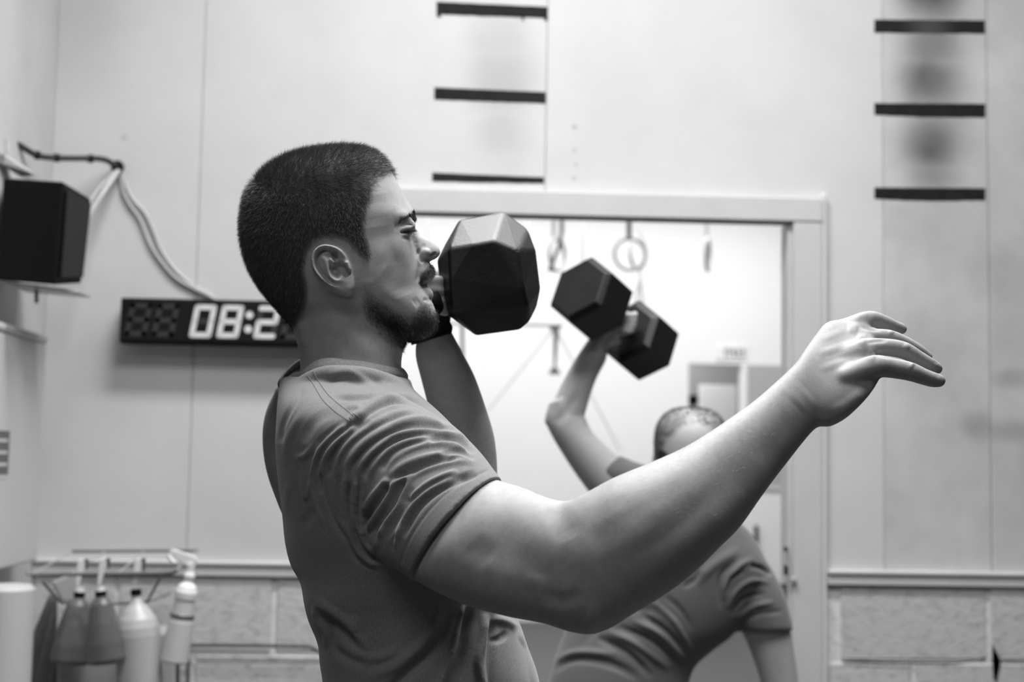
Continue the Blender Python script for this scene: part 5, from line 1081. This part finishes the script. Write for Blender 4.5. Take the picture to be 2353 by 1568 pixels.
face2 = [ball(P(1264, 968, Y2), .014, .016, .012), ball((P(1585, 1075, Y2)[0], Y2-.128, P(1585, 1068, Y2)[2]), .013, .022, .022), ball((P(1582, 1052, Y2)[0], Y2-.115, P(1582, 1047, Y2)[2]), .050, .010, .008), ball((P(1583, 1110, Y2)[0], Y2-.105, P(1583, 1104, Y2)[2]), .026, .012, .007),
         ball((P(1508, 1065, Y2)[0], Y2-.02, P(1508, 1062, Y2)[2]), .008, .018, .032), ball((P(1664, 1067, Y2)[0], Y2-.02, P(1664, 1065, Y2)[2]), .008, .018, .032)]
b2a = fuse([loft(fore2, 32, 5), loft(upp2, 32, 5), loft(neck2, 32, 4), loft(head2, 40, 6), loft(arm2, 32, 5), loft(torso2[:], 40, 5)]+hand2+hlow+face2, 0.0036, smooth=7)
sculpt(b2a, [([(1530, 1068), (1552, 1070)], 13, -5), ([(1612, 1073), (1634, 1074)], 13, -5), ([(1275, 975), (1300, 950), (1330, 900)], 16, -2.5)])
def leg2(px, Y):
    c = P(px, 1680, Y2); z = c[2]; x = c[0]
    return rawlimb([(x, Y, z, .095), (x+.01, Y, z-.16, .085), (x+.02, Y-.02, .48, .058), (x+.02, Y, .30, .056), (x+.01, Y+.02, .10, .037), (x+.01, Y+.02, .06, .04)])
low2 = fuse([ball((hp_[0], Y2, P(1415, 1680, Y2)[2]), .15, .12, .11), leg2(1350, Y2), leg2(1500, Y2)], .010, smooth=4)
body2o = link('body', join_np([b2a, low2], 'body'), M['skin2'], man2, smooth=True)
for px in (1350, 1500):
    x = P(px, 1680, Y2)[0]+.01
    b = B(); b.hull([(x-.045, Y2+.09, 0.001), (x+.045, Y2+.09, 0.001), (x-.05, Y2-.18, .001), (x+.05, Y2-.18, .001), (x, Y2-.2, .03), (x-.04, Y2-.13, .06), (x+.04, Y2-.13, .06), (x-.035, Y2+.09, .09), (x+.035, Y2+.09, .09), (x-.035, Y2-.03, .1), (x+.035, Y2-.03, .1)], .008, 3); b.out('shoe', M['black_plastic'], man2)
def g2(c, sx, r=0.012): return [c]
torso2s = [A2(1470, 1128, 1690, 1190, .085), A2(1412, 1108, 1738, 1244, .10), A2(1376, 1160, 1765, 1325, .125), A2(1344, 1290, 1722, 1405, .135), A2(1316, 1395, 1680, 1462, .135), A2(1290, 1470, 1632, 1500, .13), A2(1268, 1536, 1588, 1548, .13), A2(1252, 1620, 1572, 1650, .135), A2(1250, 1700, 1572, 1720, .14)]
slv2 = [A2(1640, 1300, 1735, 1252, .062), A2(1645, 1345, 1768, 1300, .068), A2(1660, 1400, 1800, 1360, .070), A2(1680, 1432, 1814, 1410, .069), A2(1692, 1452, 1822, 1452, .068)]
slvL = [A2(1400, 1160, 1500, 1075, .068), A2(1372, 1122, 1460, 1062, .062), A2(1350, 1112, 1432, 1050, .055), A2(1342, 1110, 1422, 1046, .053)]
sh2 = fuse([loft(torso2s, 48, 5), loft(slv2, 36, 5), loft(slvL, 32, 5)], .0034, smooth=8)
v = vget(sh2); relax(sh2, 14, .5)
sculpt(sh2, [
    (([(1320, 1500), (1400, 1420), (1480, 1400), (1560, 1420)]), 16, -3), ([(1370, 1465), (1440, 1500), (1500, 1560)], 12, -9), ([(1390, 1450), (1460, 1480), (1540, 1540)], 12, 7), ([(1420, 1440), (1500, 1475), (1570, 1535)], 10, -8), ([(1450, 1425), (1520, 1460), (1575, 1520)], 11, 7),
    ([(1470, 1410), (1530, 1450), (1572, 1500)], 9, -7), ([(1500, 1385), (1550, 1430), (1590, 1500)], 10, 6), ([(1530, 1370), (1570, 1410), (1590, 1450)], 8, -5), ([(1265, 1545), (1320, 1515), (1400, 1525), (1470, 1560)], 14, -8), ([(1275, 1520), (1330, 1500), (1420, 1505)], 12, 5),
    ([(1660, 1380), (1670, 1340), (1700, 1300), (1735, 1285)], 10, 6), ([(1672, 1400), (1690, 1360), (1725, 1335), (1770, 1340)], 8, 6), ([(1680, 1415), (1710, 1375), (1760, 1365)], 8, -6), ([(1690, 1425), (1730, 1395), (1780, 1385)], 9, 6), ([(1700, 1432), (1745, 1412), (1800, 1405)], 7, -4),
    ([(1668, 1370), (1680, 1330), (1712, 1312)], 8, -7), ([(1725, 1300), (1755, 1308), (1772, 1322)], 8, -8, .1), ([(1600, 1340), (1640, 1300), (1700, 1262)], 18, 5), ([(1655, 1400), (1655, 1330), (1690, 1290)], 8, -6), ([(1570, 1350), (1600, 1330), (1605, 1310)], 8, -4),
])
relax(sh2, 2, .4)
link('t_shirt', sh2, M['shirt2'] if 'shirt2' in M else M.setdefault('shirt2', node_mat('dark_grey_jersey', 0.14, 0.9, spec=.1, sheen=.2)), man2, smooth=True)
sho2 = fuse([ball((hp_[0], Y2, P(1415, 1690, Y2)[2]), .17, .14, .12)]+[rawlimb([(P(px, 1680, Y2)[0], Y2, P(1415, 1700, Y2)[2], .11), (P(px, 1680, Y2)[0]+.01, Y2, P(1415, 1700, Y2)[2]-.2, .11), (P(px, 1680, Y2)[0]+.015, Y2, P(1415, 1700, Y2)[2]-.34, .105)]) for px in (1350, 1500)], .010, smooth=3)
link('shorts', sho2, M['shorts'], man2, smooth=True)
M['hair2'] = node_mat('greying_hair', 0.13, 0.7)
hairs(body2o.data, [(1495, 920), (1680, 920), (1680, 1050), (1660, 1050), (1652, 1000), (1625, 985), (1598, 975), (1570, 982), (1552, 1000), (1535, 1012), (1520, 1050), (1510, 1075), (1495, 1075)], 11000, 0.007, 0.0007, 'hair', M['hair2'], body2o, lambda x, y, p: np.stack([(x-1590)/60, 0*x-0.4, 0.2+0*x], 1), lift=.5, jitter=.3, mirror=None, fade=8, seed=11, dens=lambda x, y, c, n: (n[:, 2] > -.4)*1.0*(c[:, 2] > 1.3))
hairs(body2o.data, [(1514, 1036), (1526, 1034), (1546, 1050), (1588, 1040), (1590, 1049), (1550, 1062), (1516, 1066)], 900, 0.009, 0.0007, 'eyebrow', M['beard'], body2o, lambda x, y, p: np.stack([-1+0*x, 0*x, 0*x], 1), lift=.3, jitter=.2, mirror=None, fade=3, seed=12, dens=lambda x, y, c, n: (c[:, 1] < Y2)*1.0)
hairs(body2o.data, [(1602, 1056), (1630, 1050), (1648, 1060), (1648, 1068), (1628, 1060), (1604, 1062)], 500, 0.009, 0.0007, 'eyebrow', M['beard'], body2o, lambda x, y, p: np.stack([1+0*x, 0*x, 0*x], 1), lift=.3, jitter=.2, mirror=None, fade=3, seed=13, dens=lambda x, y, c, n: (c[:, 1] < Y2)*1.0)

# dumbbell of the second man: two chamfered hex heads on one handle
d2 = thing('dumbbell', 'black hex dumbbell held overhead by the second man in the opening', 'dumbbell', P(1414, 865, Y2))
cA, cB = V(1359, 687, Y2-.075), V(1469, 783, Y2+.075)
axd = (cB-cA).normalized(); upv = Vector((0.0, 0, 1)); upv = (upv-axd*upv.dot(axd)).normalized(); sdv = axd.cross(upv)
for c, sgn_ in ((cA, -1), (cB, 1)):
    b = B(); pts = []; L_ = 0.057; R_ = 0.0865
    for k in range(6):
        a = math.radians(60*k+4); u_ = upv*math.cos(a)+sdv*math.sin(a)
        pts += [c+axd*sgn_*L_+u_*R_*.86, c+axd*sgn_*(L_-.012)+u_*R_, c-axd*sgn_*(L_-.01)+u_*R_, c-axd*sgn_*L_+u_*R_*.8]
    b.hull(pts, .0022, 2); hd_ = b.out('head', M['rubber'], d2)
B().cyl(cA, cB, 0.016).out('handle', M['grey_metal'], d2, smooth=True)
